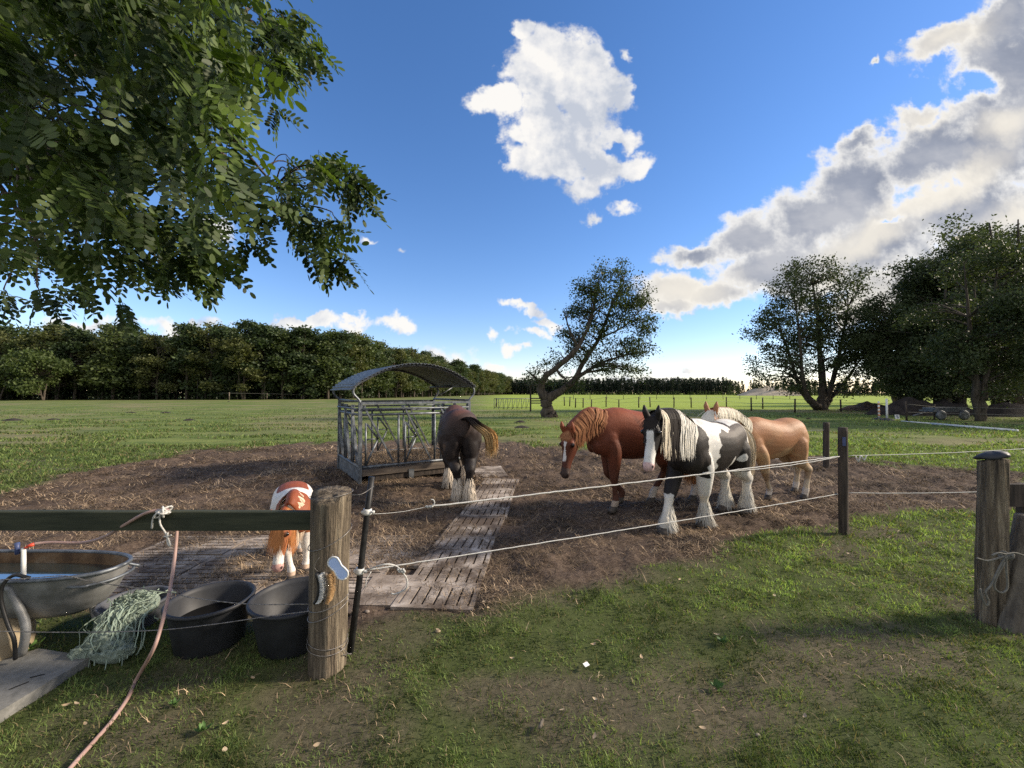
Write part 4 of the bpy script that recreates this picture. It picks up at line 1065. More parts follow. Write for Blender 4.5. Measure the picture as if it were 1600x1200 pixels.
gt = thing('gate', (*at(1640, 900, 3.1)[:2], 0), 'dark wooden gate end just visible behind the thick grey post', 'gate')
a1 = at(1577, 757, 3.08); a2 = at(1577, 792, 3.08)
MB().box([a1[0]+.35, 3.10, (a1[2]+a2[2])/2], (.7, .035, a1[2]-a2[2])).build('board', MT['post_dark'], gt, False)
MB().box([at(1598, 800, 3.16)[0]+.04, 3.16, .48], (.14, .04, .96)).build('board', MT['post_dark'], gt, False)
MB().box([a1[0]+.40, 3.12, .36], (.6, .035, .12)).build('board', MT['post_dark'], gt, False)
lb_ = G(1582, 980); 
rough_post('leaning_log', [lb_[0], lb_[1], .0], [lb_[0]+.28, lb_[1]+.1, .75], .085, .08, 'bark_pale', 'mottled grey log leaning at the right edge behind the thick post', None, .25, cat='log', seg=40)
kc = at(1572, 868, 2.88); b = MB()
for i in range(7):
    th = np.linspace(0, 2*math.pi, 14); r_ = .018+.008*(i % 3)
    u_, v_ = nrm(rng.normal(size=3)), nrm(rng.normal(size=3)); b.tube(kc+np.outer(np.cos(th)*r_, u_)+np.outer(np.sin(th)*r_, v_), .006, 6)
for pts in ([(1526, 872), (1545, 876), (1572, 868)], [(1572, 868), (1560, 890), (1548, 915), (1540, 925), (1545, 940), (1541, 946), (1535, 935), (1532, 920)], [(1572, 868), (1573, 895), (1574, 918), (1566, 926), (1555, 920), (1556, 905), (1570, 878)], [(1572, 866), (1560, 864), (1550, 868)], [(1572, 866), (1586, 864), (1600, 868)]):
    b.tube(spline([at(x, y, 2.80) for x, y in pts], 30), .006, 6)
b.tube(ring(at(1550, 868, 2.9)[2], .02, 0, .124)+(rt*.5+rb*.5-PC(at(1550, 868, 2.9)[2]))*[1, 1, 0]+0, .0001, 6)
rope(b, 'old grey rope knotted and hanging on the thick cracked post', mat='rope_old')

# brushes and curry comb hanging on the big post
fy_ = PC(.75)[1]-.122
def zat(px, py, Y=None): return at(px, py, Y or fy_)
cc = thing('curry_comb', zat(528, 886), 'pale blue plastic curry comb hanging on the thick post', 'curry comb')
l1, l2 = zat(522, 879), zat(535, 896); b = MB(); ax = nrm(l2-l1); sd2 = np.cross(ax, (0, 1, 0)); outl = []
for k in range(48):
    a = 2*math.pi*k/48; cx = (.034*math.cos(a)) ; d_ = np.linalg.norm(l2-l1)
    u_ = math.cos(a)*(d_/2+.033); w_ = .034*math.sin(a)*(1/ max(.35, abs(math.sin(a))))**.55*(1-.22*math.exp(-(u_/.02)**2)); w_ = max(-.035, min(.035, w_))
    if abs(u_) > d_/2: w_ = math.copysign(math.sqrt(max(0, .034**2-(abs(u_)-d_/2)**2)), math.sin(a) if abs(math.sin(a)) > 1e-6 else 1)
    outl.append((u_, w_))
mc = (l1+l2)/2
b.prism(outl, (mc+[0, .006, 0], ax, sd2), .010); b.build('plate', MT['blue_plastic'], cc, False)
b = MB(); pts = [mc+ax*u+sd2*w_+np.array([0, -.004, 0]) for u, w_ in outl]; pts.append(pts[0]); b.tube(pts, .0045, 6, up=(0, 1, 0)); b.build('rim', MT['white_paint'], cc)
MB().tube(spline([zat(520, 866), zat(519, 872), zat(521, 876)], 6), .0015, 4).build('hanging_wire', MT['wire'], cc)
def brush(name, label, pts, wd, backm, brm, tipdir, seed):
    rg = np.random.default_rng(seed); P_ = spline([zat(x, y) for x, y in pts], 30); root = thing(name, P_[0], label, 'brush')
    b = MB(); b.tube(P_+[0, -.012, 0], [.004]+[wd]*28+[.004], 10, flat=1.8, up=(0, 1, 0)); b.build('handle', MT[backm], root)
    q = MB(); td = np.array([tipdir[0], -.25, tipdir[1]])
    for i in range(2, 28):
        for j in range(7):
            a = P_[i]+np.array([0, -.030+.009*j-.0, 0])+np.array(td)*wd; q.tube([a, a+np.array(td)*.026+rg.normal(0, .0015, 3)], [.0022, .0012], 4)
    q.build('bristles', MT[brm], root); 
    return root
MT['tan_bristle'] = mottled('tan_bristle', (.35, .20, .08), (.55, .38, .2), 40, .8, bmp=0)
r_ = brush('body_brush', 'dark backed brush with white bristles hanging on the thick post', [(497, 893), (500, 905), (501, 920), (498, 934), (493, 941)], .011, 'black_plastic', 'white_paint', (.9, .1), 1)
MB().tube(spline([zat(499, 871), zat(493, 880), zat(492, 888), zat(497, 893)], 10), .0015, 4).build('hanging_wire', MT['wire'], r_)
brush('wooden_brush', 'wooden brush with tan bristles hanging between the white brush and the blue comb', [(511, 893), (514, 905), (514, 920), (512, 932), (508, 942)], .009, 'plank', 'tan_bristle', (.9, .1), 2)

# ------------------------------------------------------------------ tubs
MT['basin'] = mottled('basin_grey', (.06, .065, .075), (.13, .135, .15), 8, .6, .2, bmp=.2)
def tub(cx, cy, R_, h, mat, name, label, water=None, tilt=0, wm='water', handles=True, cat='tub', taper=.78, sx=1.0):
    root = thing(name, (cx, cy, 0), label, cat); b = MB(); rb_ = R_*taper
    b.lathe([(0, .012), (rb_*.9, .0), (rb_, .012), (R_-.014, h-.03), (R_-.012, h-.026), (R_+.006, h-.024), (R_+.010, h-.008), (R_, h), (R_-.012, h-.004), (R_-.018, h-.03), (rb_-.012, .022), (0, .020)], (0, 0, 0), 64, sx)
    V = np.concatenate(b.V)@roty(tilt).T+[cx, cy, .0]
    mesh_obj('tub_shell', V, b.F, MT[mat], root, True)
    if handles:
        for s in (-1, 1):
            q = MB(); q.tube(spline([(s*(R_+.004), -.05, h-.03), (s*(R_+.03), -.04, h-.05), (s*(R_+.035), 0, h-.06), (s*(R_+.03), .04, h-.05), (s*(R_+.004), .05, h-.03)], 14), .008, 8)
            V = np.concatenate(q.V)@rotz(.6).T@roty(tilt).T+[cx, cy, 0]; mesh_obj('handle', V, q.F, MT[mat], root, True)
    if water:
        q = MB(); rw = rb_+(R_-rb_)*water/h-.02; q.lathe([(0, water), (rw*.5, water), (rw, water)], (cx, cy, 0), 48)
        mesh_obj('dirty_water', np.concatenate(q.V), q.F, MT[wm], root, True)
    return root
MT['murk'] = mottled('murky_water', (.004, .004, .004), (.008, .007, .006), 5, .25, bmp=0, spec=.2)
tub(-1.99, 2.74, .245, .30, 'black_rubber', 'rubber_tub', 'black rubber tub half full of dark water, left of the other black tub', .17, wm='murk', handles=False)
tub(-1.435, 2.76, .275, .31, 'black_rubber', 'rubber_tub', 'black rubber tub behind the thick post with a pale dusty inside', None, handles=False)
tub(-2.66, 2.92, .20, .20, 'basin', 'grey_basin', 'small grey basin under the green hay net', None, handles=False, cat='basin')
# hay net: twine strands draped over the basin
rg = np.random.default_rng(5); n = 120; b = []
top = np.array([-2.60, 2.80, .25]); Pn = np.zeros((n, 12, 3))
for i in range(n):
    u = rg.uniform(0, 1); a = np.array([-2.68+.24*u, 2.80+rg.normal(0, .05), .215+.05*math.sin(u*3.1)+rg.uniform(-.02, .02)])
    e = np.array([-2.58+.24*u+rg.normal(0, .03), 2.50+.07*u+rg.normal(0, .03), .015+rg.uniform(0, .05)]); m1_ = a*.5+e*.5+np.array([rg.normal(0, .02), -.05, .05+rg.normal(0, .02)])
    if rg.random() < .2: e = a+np.array([rg.normal(0, .12), rg.normal(0, .05), -.03+rg.normal(0, .02)]); m1_ = (a+e)/2+[0, -.02, .035]
    p = spline([a, m1_, e], 12); p += .016*np.sin(np.linspace(0, 9, 12)+i*1.7)[:, None]*rg.normal(size=3)+rg.normal(0, .004, (12, 3)); Pn[i] = p
cg = np.array([.25, .31, .25])*np.exp(rg.normal(0, .28, (n, 1))); wdv = np.array([nrm(v) for v in rg.normal(size=(n, 3))])
Vr, Fr, Cr = ribbons(Pn, np.full(12, .007), wdv, cg)
hn_ = thing('hay_net', (-2.65, 2.7, 0), 'crumpled pale green hay net heaped over the grey basin', 'hay net')
mesh_obj('net_strands', Vr, Fr, MT['straw'], hn_, False, Cr)
b = MB(); 
for (x, y, z, r) in ((-2.58, 2.84, .20, (.15, .11, .07)), (-2.57, 2.72, .16, (.15, .10, .08)), (-2.54, 2.62, .10, (.14, .09, .085)), (-2.46, 2.56, .06, (.13, .08, .06)), (-2.62, 2.56, .05, (.09, .07, .05))): b.sphere((x, y, z), r, 20, 12)
V, F = union_mesh(b, .007, 3); dn = (fbm(V[:, 0]*22, V[:, 1]*22+V[:, 2]*30, 3, 90)-.5); V += (dn*.11)[:, None]*np.array([.3, -.6, .7])
MT['net'] = mottled('net_green', (.13, .17, .13), (.33, .39, .32), 40, .9, stretch=(1, 1, 2.5), bmp=1, bdist=.01)
mesh_obj('net_bundle', V, F, MT['net'], hn_, True)

# ------------------------------------------------------------------ zinc bath used as trough
bt = thing('bath_trough', (-3.2, 2.72, 0), 'old zinc bath on pipe legs holding clear water, at the left edge', 'water trough')
def capsule(k, kx, z, n=60, x0=-4.5, x1=-2.57, hw=.245, yc=2.72):
    th = np.linspace(0, 2*math.pi, n, endpoint=False); cx, hl = (x0+x1)/2, (x1-x0)/2
    c, s = np.cos(th), np.sin(th); X = cx+hl*kx*np.sign(c)*np.abs(c)**.55; Y = yc+hw*k*np.sign(s)*np.abs(s)**.8
    return np.stack([X, Y, np.full(n, z)], 1)
lv = [(1.0, 1.0, .515), (.97, .99, .49), (.95, .975, .43), (.88, .93, .35), (.74, .86, .27), (.5, .76, .225), (.2, .6, .215)]
def skin(lv, rev=False):
    V = np.concatenate([capsule(*q) for q in lv]); n = 60; F = [(i*n+k, i*n+(k+1) % n, (i+1)*n+(k+1) % n, (i+1)*n+k) for i in range(len(lv)-1) for k in range(n)]
    F.append(tuple((len(lv)-1)*n+k for k in range(n)))
    return V, [f[::-1] for f in F] if rev else F
V, F = skin(lv); mesh_obj('bath_shell', V, F, MT['zinc_tub'], bt, True)
V, F = skin([(k-.03, kx-.008, z+.004) for k, kx, z in lv], True); mesh_obj('bath_inside', V, F, MT['rust_in'], bt, True)
rim = capsule(1.0, 1.0, .515); MB().tube(np.vstack([rim, rim[:1]]), .013, 8).build('rim', MT['galv'], bt)
hr = capsule(1.06, 1.015, .455)[[54, 55, 56, 57, 58, 59, 0, 1, 2, 3, 4]]; MB().tube(spline(np.vstack([[hr[0]+[-.25, .02, -.01]], hr]), 40), .010, 8).build('handle', MT['galv'], bt)
MB().tube(spline([(-2.62, 2.80, .50), (-2.565, 2.85, .46)], 5), .009, 6).build('handle_bracket', MT['galv'], bt)
mesh_obj('water', np.vstack([capsule(.92, .965, .44), [[-3.5, 2.72, .44]]]), [(k, (k+1) % 60, 60) for k in range(60)], MT['water'], bt, False)
for pts in ([at(14, 915, 2.50), at(24, 938, 2.50), at(38, 968, 2.50), at(40, 992, 2.50), at(34, 1022, 2.52)], [at(152, 925, 2.84), at(146, 945, 2.84), at(150, 962, 2.84), at(164, 982, 2.84)]):
    MB().tube(spline(pts, 16), .022, 10).build('leg', MT['zinc_tub'], bt)
wp = thing('water_pipe', at(37, 905, 2.62), 'upright water pipe with a blue tap rising from the bath', 'tap')
MB().tube([at(37, 905, 2.62)-[0, 0, .06], at(37, 880, 2.62), at(37, 856, 2.62)], [.012, .012, .011], 10).build('pipe', MT['white_paint'], wp)
MB().tube([at(27, 866, 2.62), at(27, 848, 2.62)], [.011, .013], 8).build('tap', MT['blue_dark'], wp)
b = MB(); b.tube([at(37, 857, 2.62), at(44, 854, 2.62)], .007, 8); b.tube([at(42, 854, 2.62), at(54, 850, 2.64)], .011, 10); b.build('connector', MT['red_plastic'], wp)
hp1 = spline([at(53, 850, 2.64), at(80, 848, 2.66), at(130, 848, 2.66), at(165, 838, 2.62), at(195, 820, 2.56), at(225, 803, 2.53), at(250, 797, 2.55), at(268, 800, 2.62), at(276, 822, 2.64), at(274, 860, 2.60), at(269, 900, 2.52), at(262, 938, 2.42), at(250, 985, 2.30), at(238, 1018, 2.26),
              G(213, 1062, .02), G(200, 1090, .02), G(176, 1125, .02), G(150, 1155, .02), G(110, 1200, .02), G(60, 1260, .02), G(-60, 1380, .02)], 160)
tag(MB().tube(hp1, .0095, 10).build('garden_hose', MT['hose'], None), 'dusty pink hose from the bath over the rail and across the grass', 'hose')
tag(MB().tube(spline([at(46, 903, 2.45), at(22, 899, 2.44), at(4, 915, 2.43), at(2, 940, 2.43), at(12, 975, 2.43), at(22, 1000, 2.43), at(24, 1030, 2.45)], 50), .010, 8).build('black_hose', MT['hose_black'], None), 'black hose hanging down from the rim of the zinc bath', 'hose')
b = MB(); kc = at(255, 800, 2.54)
for i in range(9):
    th = np.linspace(0, 2*math.pi, 14); r_ = .018+.007*(i % 4); u_, v_ = nrm(rg.normal(size=3)), nrm(rg.normal(size=3)); b.tube(kc+np.outer(np.cos(th)*r_, u_)+np.outer(np.sin(th)*r_, v_), .0055, 6)
for pts in ([(250, 800), (240, 808), (237, 826)], [(250, 802), (250, 818), (257, 830), (262, 838)], [(262, 832), (262, 848), (266, 853), (262, 840), (256, 838)], [(262, 838), (268, 836)]):
    b.tube(spline([at(x, y, 2.53) for x, y in pts], 14), .005, 6)
rope(b, 'frayed white rope knot holding the hose on the green rail')
mesh_ = MB().prism([tuple(p) for p in SLAB_POLY], ((0, 0, -.02), (1, 0, 0), (0, 1, 0)), .075)
sl = thing('paving_slab', (*SLAB_POLY[1], 0), 'smooth grey slab with a short slot lying in the grass at the left edge', 'slab')
mesh_.build('plate', MT['concrete_grey'], sl, False)
for dy in (0, 7):
    a_, b_ = G(15+dy*1.2, 1077-dy*.6, .0575), G(45+dy*.3, 1065+dy*.25, .0575); MB().beam(a_+[0, .01*dy, 0], b_+[0, .01*dy, 0], .006, .003).build('slot', MT['black_plastic'], sl, False)  # dark strips laid on the plate stand for the shade inside the slot
b = MB(); b.lathe([(0, 0), (.15, .0), (.17, .05), (.175, .16), (.15, .24), (.09, .27), (0, .275)], (-3.20, 2.56, 0), 40)
tag(b.build('tan_drum', MT['tan'], None), 'rounded tan plastic drum below the zinc bath at the left edge', 'drum')

# ------------------------------------------------------------------ leaves, stones and scraps on the grass
def leaf_mesh(L, w_, curl):
    t = np.linspace(0, 1, 7); V = []
    for q in t:
        ww = w_*math.sin(math.pi*min(1, q*.95+.03))**.8
        for s in (-1, 0, 1): V.append(((q-.5)*L, s*ww/2, curl*((q-.5)**2*2+abs(s)*.25)*L*.6))
    return np.array(V), [(i*3+k, i*3+k+1, (i+1)*3+k+1, (i+1)*3+k) for i in range(6) for k in range(2)]
rl = np.random.default_rng(12)
spots = [(351, 1180), (428, 1002), (684, 992), (915, 1042), (927, 1012), (1002, 1034), (1258, 1125), (1443, 877), (395, 1066), (104, 1108), (120, 1105), (1325, 871), (1062, 914), (895, 945), (1118, 1078), (929, 1157), (495, 1168), (1120, 1000), (756, 952), (763, 963), (1180, 868), (133, 1137), (800, 1031), (1210, 936), (878, 1113), (930, 1098), (958, 1133), (352, 1136), (1098, 1142), (1520, 905)]
for (px, py) in spots:
    p = G(px, py); V, F = leaf_mesh(rl.uniform(.03, .045), rl.uniform(.014, .022), rl.uniform(.1, .6))
    V = V@rotx(rl.normal(0, .3)).T@rotz(rl.uniform(0, 6.3)).T+[p[0], p[1], float(ground_h(p[0], p[1]))+.022]
    tag(mesh_obj('fallen_leaf', V, F, MT['leaf_litter'], None, True), 'small dry pale fallen leaf lying on the grass', 'leaf', 'fallen leaves scattered on the grass')
def stone(px, py, r, label, mat, cat='stone'):
    p = G(px, py); b = MB().sphere((0, 0, 0), (r, r*.8, r*.5), 14, 9); V = np.concatenate(b.V); V *= (1+.3*(fbm(V[:, 0]*40+px, V[:, 1]*40, 2, 9)-.5))[:, None]
    tag(mesh_obj('stone', V+[p[0], p[1], float(ground_h(p[0], p[1]))+r*.3], b.F, MT[mat], None, True), label, cat)
stone(684, 991, .018, 'small brown stone on the grass below the slotted strip', 'tan'); stone(573, 966, .022, 'pale stone at the foot of the concrete by the leaning stake', 'concrete')
stone(1184, 1146, .012, 'small pale stone in the grass near the bottom of the view', 'concrete')
b = MB(); p = G(916, 1046); tag(MB().box([p[0], p[1], .03], (.035, .025, .002), rotz(.6)@rotx(.3)).build('paper_scrap', MT['white_paint'], None, False), 'tiny white scrap of paper lying in the grass', 'paper')
p = G(843, 1144); tag(MB().tube([p+[0, 0, .02], p+[.02, .05, .02]], .008, 7).build('twig', MT['bark_pale'], None), 'short brown twig lying in the grass at the bottom', 'twig')

# ------------------------------------------------------------------ far fences and paddock things
def fence(name, label, posts, r, mat, wires=(), wmat='wire', wr=.01):
    P_ = [(G(px, yb), at(px, yt, G(px, yb)[1])[2]) for (px, yt, yb) in posts]
    root = thing(name, (P_[0][0][0], P_[0][0][1], 0), label, 'fence')
    for (b_, zt_) in P_:
        MB().tube([b_-[0, 0, .05], [b_[0]+.03*rng.normal(), b_[1], zt_]], [r, r*.9], 8).build('post', MT[mat], root)
    for f_ in wires:
        q = MB()
        for (a_, za), (c_, zc) in zip(P_[:-1], P_[1:]): q.tube([a_+[0, -.05, za*f_], c_+[0, -.05, zc*f_]], wr, 4, cap=False)
        q.build('wire', MT[wmat], root)
    return root
fence('post_and_wire_fence', 'thin dark posts and wires bounding the bright green far field', [(776, 622, 636), (882, 620, 634), (890, 620, 635), (899, 622, 637), (911, 622, 637), (924, 624, 636), (947, 620, 636), (967, 624, 636.5), (998, 620, 637), (1016, 620, 636), (1053, 621, 637), (1080, 621, 637), (1135, 620, 636), (1174, 621, 642), (1192, 621, 639), (1242, 623, 645), (1314, 624, 643)], .07, 'post_dark', (.95, .55), 'wire', .012)
fence('post_row', 'faint row of small posts inside the bright far field', [(870+i*26, 617, 624) for i in range(17)], .07, 'post_dark')
fence('forest_fence', 'low pale fence along the foot of the left forest', [(-60, 613, 625), (4, 611, 624), (48, 613, 624), (90, 613, 624), (148, 613, 624), (198, 613, 624), (253, 613, 624), (299, 613, 624), (358, 613, 625), (417, 614, 624.5), (471, 616, 624), (520, 616, 623), (560, 616, 622.5), (600, 615.5, 621.5), (640, 615.3, 620.5), (680, 615, 619.5), (720, 614.8, 618.5), (770, 614.6, 617.5)], .09, 'concrete', (.9,), 'concrete_grey', .022)
fence('rope_fence', 'dark posts with sagging ropes in front of the right hand trees', [(1417, 627, 658), (1460, 632, 656), (1640, 636, 662), (1760, 640, 664)], .05, 'post_dark', (.85, .45), 'rope_old', .018)
def pole(px, yt, yb, r, mat, label, bands=None, foot=True):
    b_ = G(px, yb); zt_ = at(px, yt, b_[1])[2]; root = thing('jump_stand', (b_[0], b_[1], 0), label, 'pole')
    MB().tube([b_, [b_[0], b_[1], zt_]], r, 12).build('pole', MT[mat], root)
    if bands:
        for k in range(4): z = zt_*(.2+.2*k); MB().tube([[b_[0], b_[1], z], [b_[0], b_[1], z+zt_*.1]], r*1.06, 12).build('band', MT[bands], root)
    if foot: MB().lathe([(0, .14), (.10, .14), (.3, .08), (.42, .0)], b_, 20).build('foot', MT['black_rubber'], root)
MT['orange'] = mottled('orange_paint', (.5, .22, .10), (.6, .3, .15), 9, .6, bmp=0)
pole(1386, 623, 657, .055, 'white_paint', 'upright white pole on a dark foot in front of the right hand trees')
pole(1373.5, 627, 656, .05, 'white_paint', 'orange and white banded pole left of the white pole', 'orange')
p = G(1402, 657); sg = thing('letter_marker', (p[0], p[1], 0), 'small white riding ring marker with a dark letter by the white pole', 'marker')
MB().box([p[0], p[1], .22], (.26, .03, .26), rotx(-.2)).build('board', MT['white_paint'], sg, False)
fc = bpy.data.curves.new('letter', 'FONT'); fc.body = 'B'; fc.size = .26; fc.extrude = .004; fc.align_x = 'CENTER'; fc.align_y = 'CENTER'; fo = bpy.data.objects.new('letter', fc); link(fo, sg); fo.location = (0, -.022, .22); fo.rotation_euler = (math.pi/2-.2, 0, 0); fc.materials.append(MT['blue_dark']); bpy.context.view_layer.update(); lm_ = bpy.data.meshes.new_from_object(fo); bpy.data.objects.remove(fo); lo_ = bpy.data.objects.new('letter', lm_); link(lo_, sg); lo_.location = (0, -.022, .22); lo_.rotation_euler = (math.pi/2-.2, 0, 0)
def gpole(a, b_, r, label):
    tag(MB().tube([G(*a)+[0, 0, r], G(*b_)+[0, 0, r]], r, 10).build('ground_pole', MT['white_paint'], None), label, 'pole', 'white poles lying on the grass')
gpole((1455, 663.5), (1590, 675), .055, 'long white pole lying on the grass at the right edge'); gpole((1408, 659), (1453, 662.5), .035, 'thinner dirty white pole lying left of the long white one')
# field feeder frame and roofed rack near the leaning tree
b0 = G(772, 639); b1 = G(829, 639); W1 = np.linalg.norm(b1-b0); root = thing('hay_ring', (b0[0], b0[1], 0), 'far metal feeding fence frame left of the leaning tree', 'feeder')
b = MB(); 
for z in (.12, 1.05): b.tube([b0+[0, 0, z], b1+[0, 0, z]], .035, 6)
b.build('rail', MT['galv_dull'], root); b = MB()
for i in range(9):
    a = b0+(b1-b0)*i/8; b.tube([a, a+[0, 0, 1.1]], .03, 6)
    if i < 8: b.tube([a+(b1-b0)*.02+[0, 0, .12], a+(b1-b0)*.085+[0, 0, 1.05]], .025, 6)
b.build('bars', MT['galv_dull'], root)
p = G(829, 643); root = thing('roofed_rack', (p[0], p[1], 0), 'small roofed wooden rack on a post left of the leaning trunk', 'rack')
MB().box(p+[0, 0, 1.15], (.14, .14, 2.3)).build('post', MT['post_dark'], root, False); MB().box(p+[.1, 0, 2.35], (1.3, .7, .06), roty(.05)).build('roof', MT['post_dark'], root, False)
for z in (.75, .95, 1.15): MB().box(p+[.5, 0, z], (.9, .05, .1)).build('board', MT['plank'], root, False)
# heaps and junk under the right trees
def heap(px, py, w_, d_, h_, mat, label, name='earth_heap', cat='heap'):
    p = G(px, py); n = 40; th = np.linspace(0, 2*math.pi, n, endpoint=False); V = []; rr = np.linspace(1, 0, 14)
    for r in rr:
        x = p[0]+np.cos(th)*w_/2*r; y = p[1]+np.sin(th)*d_/2*r; f_ = fbm(x*1.3, y*1.3, 4, 77)
        V.append(np.stack([x*1.0, y, h_*(1-r**1.6)*(.55+.9*f_)-.03], 1))
    F = [(i*n+k, i*n+(k+1) % n, (i+1)*n+(k+1) % n, (i+1)*n+k) for i in range(13) for k in range(n)]
    return tag(mesh_obj(name, np.concatenate(V), F, MT[mat], None, True), label, cat)
MT['earth'] = mottled('brown_earth', (.06, .04, .03), (.17, .12, .085), 3, .95, bmp=1, bdist=.1)
MT['compost'] = mottled('dark_compost', (.012, .010, .009), (.05, .04, .034), 3, .95, bmp=1, bdist=.1)
MT['sand'] = mottled('pale_sand', (.30, .25, .19), (.42, .36, .27), .4, .95, bmp=.5, bdist=.3)
heap(1355, 641, 5.5, 3, .75, 'earth', 'low brown heap of earth beside the banded pole'); heap(1425, 648, 7, 3, 1.2, 'compost', 'long dark compost heap under the left part of the tree row', cat='heap')
heap(1480, 648, 3.6, 3, 1.3, 'compost', 'dark heap between the tree trunks behind the rope fence'); heap(1580, 650, 5.5, 3, .9, 'compost', 'dark heap at the right edge under the trees')
p = G(1478, 656); root = thing('farm_trailer', (p[0], p[1], 0), 'old grey trailer frame under the right hand trees', 'trailer')
MB().box(p+[.2, .3, .55], (2.2, .9, .10)).box(p+[.2, .3, .68], (1.9, .8, .14)).build('frame', MT['galv_dull'], root, False)
for dx in (-.5, .9):
    V = np.concatenate(MB().lathe([(.0, -.07), (.18, -.07), (.28, -.07), (.30, 0), (.28, .07), (.18, .07), (0, .07)], (0, 0, 0), 24).V)@rotx(math.pi/2).T+p+[dx, -.2, .3]; mesh_obj('wheel', V, MB().lathe([(.0, -.07), (.18, -.07), (.28, -.07), (.30, 0), (.28, .07), (.18, .07), (0, .07)], (0, 0, 0), 24).F, MT['galv_dull'], root, True)
MB().tube([p+[-.9, .2, .5], p+[-1.9, .1, .25]], .05, 8).build('drawbar', MT['galv_dull'], root)
q_ = G(1215, 616.2); th = np.linspace(0, 2*math.pi, 60, endpoint=False); V = []
for r in np.linspace(1, 0, 16): V.append(np.stack([150+np.cos(th)*22*r, 260+np.sin(th)*15*r, 6.5*(1-r**1.3)*(.7+.6*fbm(np.cos(th)*r*3, np.sin(th)*r*3, 3, 5))-.2], 1))
o = mesh_obj('sand_hill', np.concatenate(V), [(i*60+k, i*60+(k+1) % 60, (i+1)*60+(k+1) % 60, (i+1)*60+k) for i in range(15) for k in range(60)], MT['sand'], None, True); o.location = (15, 0, 0); tag(o, 'pale sandy hill beyond the far field', None, None, 'structure')
# molehills and droppings on the far paddock
for i, (px, py, w_) in enumerate([(205, 645, 1.0), (259, 645, 1.0), (20, 657, 1.2), (84, 656, .9), (296, 657, .8), (1248, 651, .5), (1263, 655, .4), (357, 628, .6), (812, 660, .8), (815, 668, .9), (1508, 663, .4)]):
    heap(px, py, w_, w_*.8, .14, 'compost', 'small dark molehill on the grass of the far paddock', 'molehill', 'molehill')['group'] = 'molehills on the paddock'

# broad leaved weeds in the grass
MT['weed'] = mottled('weed_leaf', (.04, .09, .02), (.10, .18, .05), 30, .6, bmp=0)
for i, (px, py, sz, lb) in enumerate([(44, 1022, .09, 'leafy green weed at the foot of the bath leg'), (170, 1018, .06, 'green weed in the shade beside the hay net'), (272, 1108, .035, 'small pale green rosette weed near the hose'), (318, 1146, .045, 'greyish rosette weed near the bottom left'), (1130, 1010, .05, 'green rosette weed in the short grass at the right'), (1120, 1075, .05, 'pale green clover patch low in the right foreground'), (660, 905, .03, 'tiny weed growing between the slabs')]):
    p = G(px, py); rw = np.random.default_rng(200+i); z0 = float(ground_h(p[0], p[1])); Vw = []; Fw = []; nn_ = 0
    for k in range(11):
        V, F = leaf_mesh(sz*rw.uniform(.6, 1.1), sz*.42, .5); V[:, 0] += sz*.5
        V = V@roty(-rw.uniform(.2, 1.0)).T@rotz(k*2.4+rw.normal(0, .2)).T+[p[0], p[1], z0+.012]; Vw.append(V); Fw += [tuple(a+nn_ for a in f) for f in F]; nn_ += len(V)
    tag(mesh_obj('broad_leaved_weed', np.concatenate(Vw), Fw, MT['weed'], None, True), lb, 'weed', 'weeds in the grass')

# ------------------------------------------------------------------ trees
def leaf_cards(P_, size, rg, updir=.35, asp=.6):
    """one pointed leaf (4 verts) at each point with random orientation"""
    n = len(P_); a = rg.normal(size=(n, 3)); a /= np.linalg.norm(a, axis=1)[:, None]; b = rg.normal(size=(n, 3)); b[:, 2] += updir; b = np.cross(a, b); b /= np.linalg.norm(b, axis=1)[:, None]+1e-9
    s = size*np.exp(rg.normal(0, .25, (n, 1)))
    V = np.stack([P_-a*s*.5, P_+b*s*asp*.5, P_+a*s*.5, P_-b*s*asp*.5], 1).reshape(-1, 3)
    return V, (np.arange(n)[:, None]*4+np.arange(4)[None])
def crown(name, tips, nl, clump, size, cols, rg, parent, flat=.7, drop=0):
    k = rg.integers(0, len(tips), nl); cl = rg.normal(0, 1, (nl, 3))*clump*np.array([1, 1, flat])
    P_ = tips[k]+cl; P_[:, 2] -= drop*np.abs(cl[:, 0])
    V, F = leaf_cards(P_, size, rg)
    tone = rg.random(len(tips))[k][:, None]*.55+rg.random((nl, 1))*.45
    C = np.array(cols[0])*(1-tone)+np.array(cols[1])*tone
    return mesh_obj(name, V, F, MT['leaf'], parent, False, np.repeat(C, 4, 0), rel=False)
def branch_set(b, limbs, tips, rg, rt_=.035, maxn=260):
    """thin branches from the nearest limb point to (some of) the tips"""
    pts = np.concatenate([l[:, :3] for l in limbs]); rad = np.concatenate([l[:, 3] for l in limbs])
    for t in tips[rg.permutation(len(tips))[:maxn]]:
        low = pts[:, 2] < t[2]+.3; d = np.linalg.norm(pts-t, axis=1)+np.where(low, 0, 5)+.9*np.maximum(0, .5-(t[2]-pts[:, 2])); i = int(np.argmin(d)); a = pts[i]
        m = (a+t)/2+np.array([0, 0, .12*np.linalg.norm(t-a)])+rg.normal(0, .08, 3)*np.linalg.norm(t-a); p = spline([a, m, t], 7)
        r0 = min(rad[i]*.6, rt_*(1+np.linalg.norm(t-a)*.5)); b.tube(p, np.linspace(r0, .006, 7), 5, cap=False)
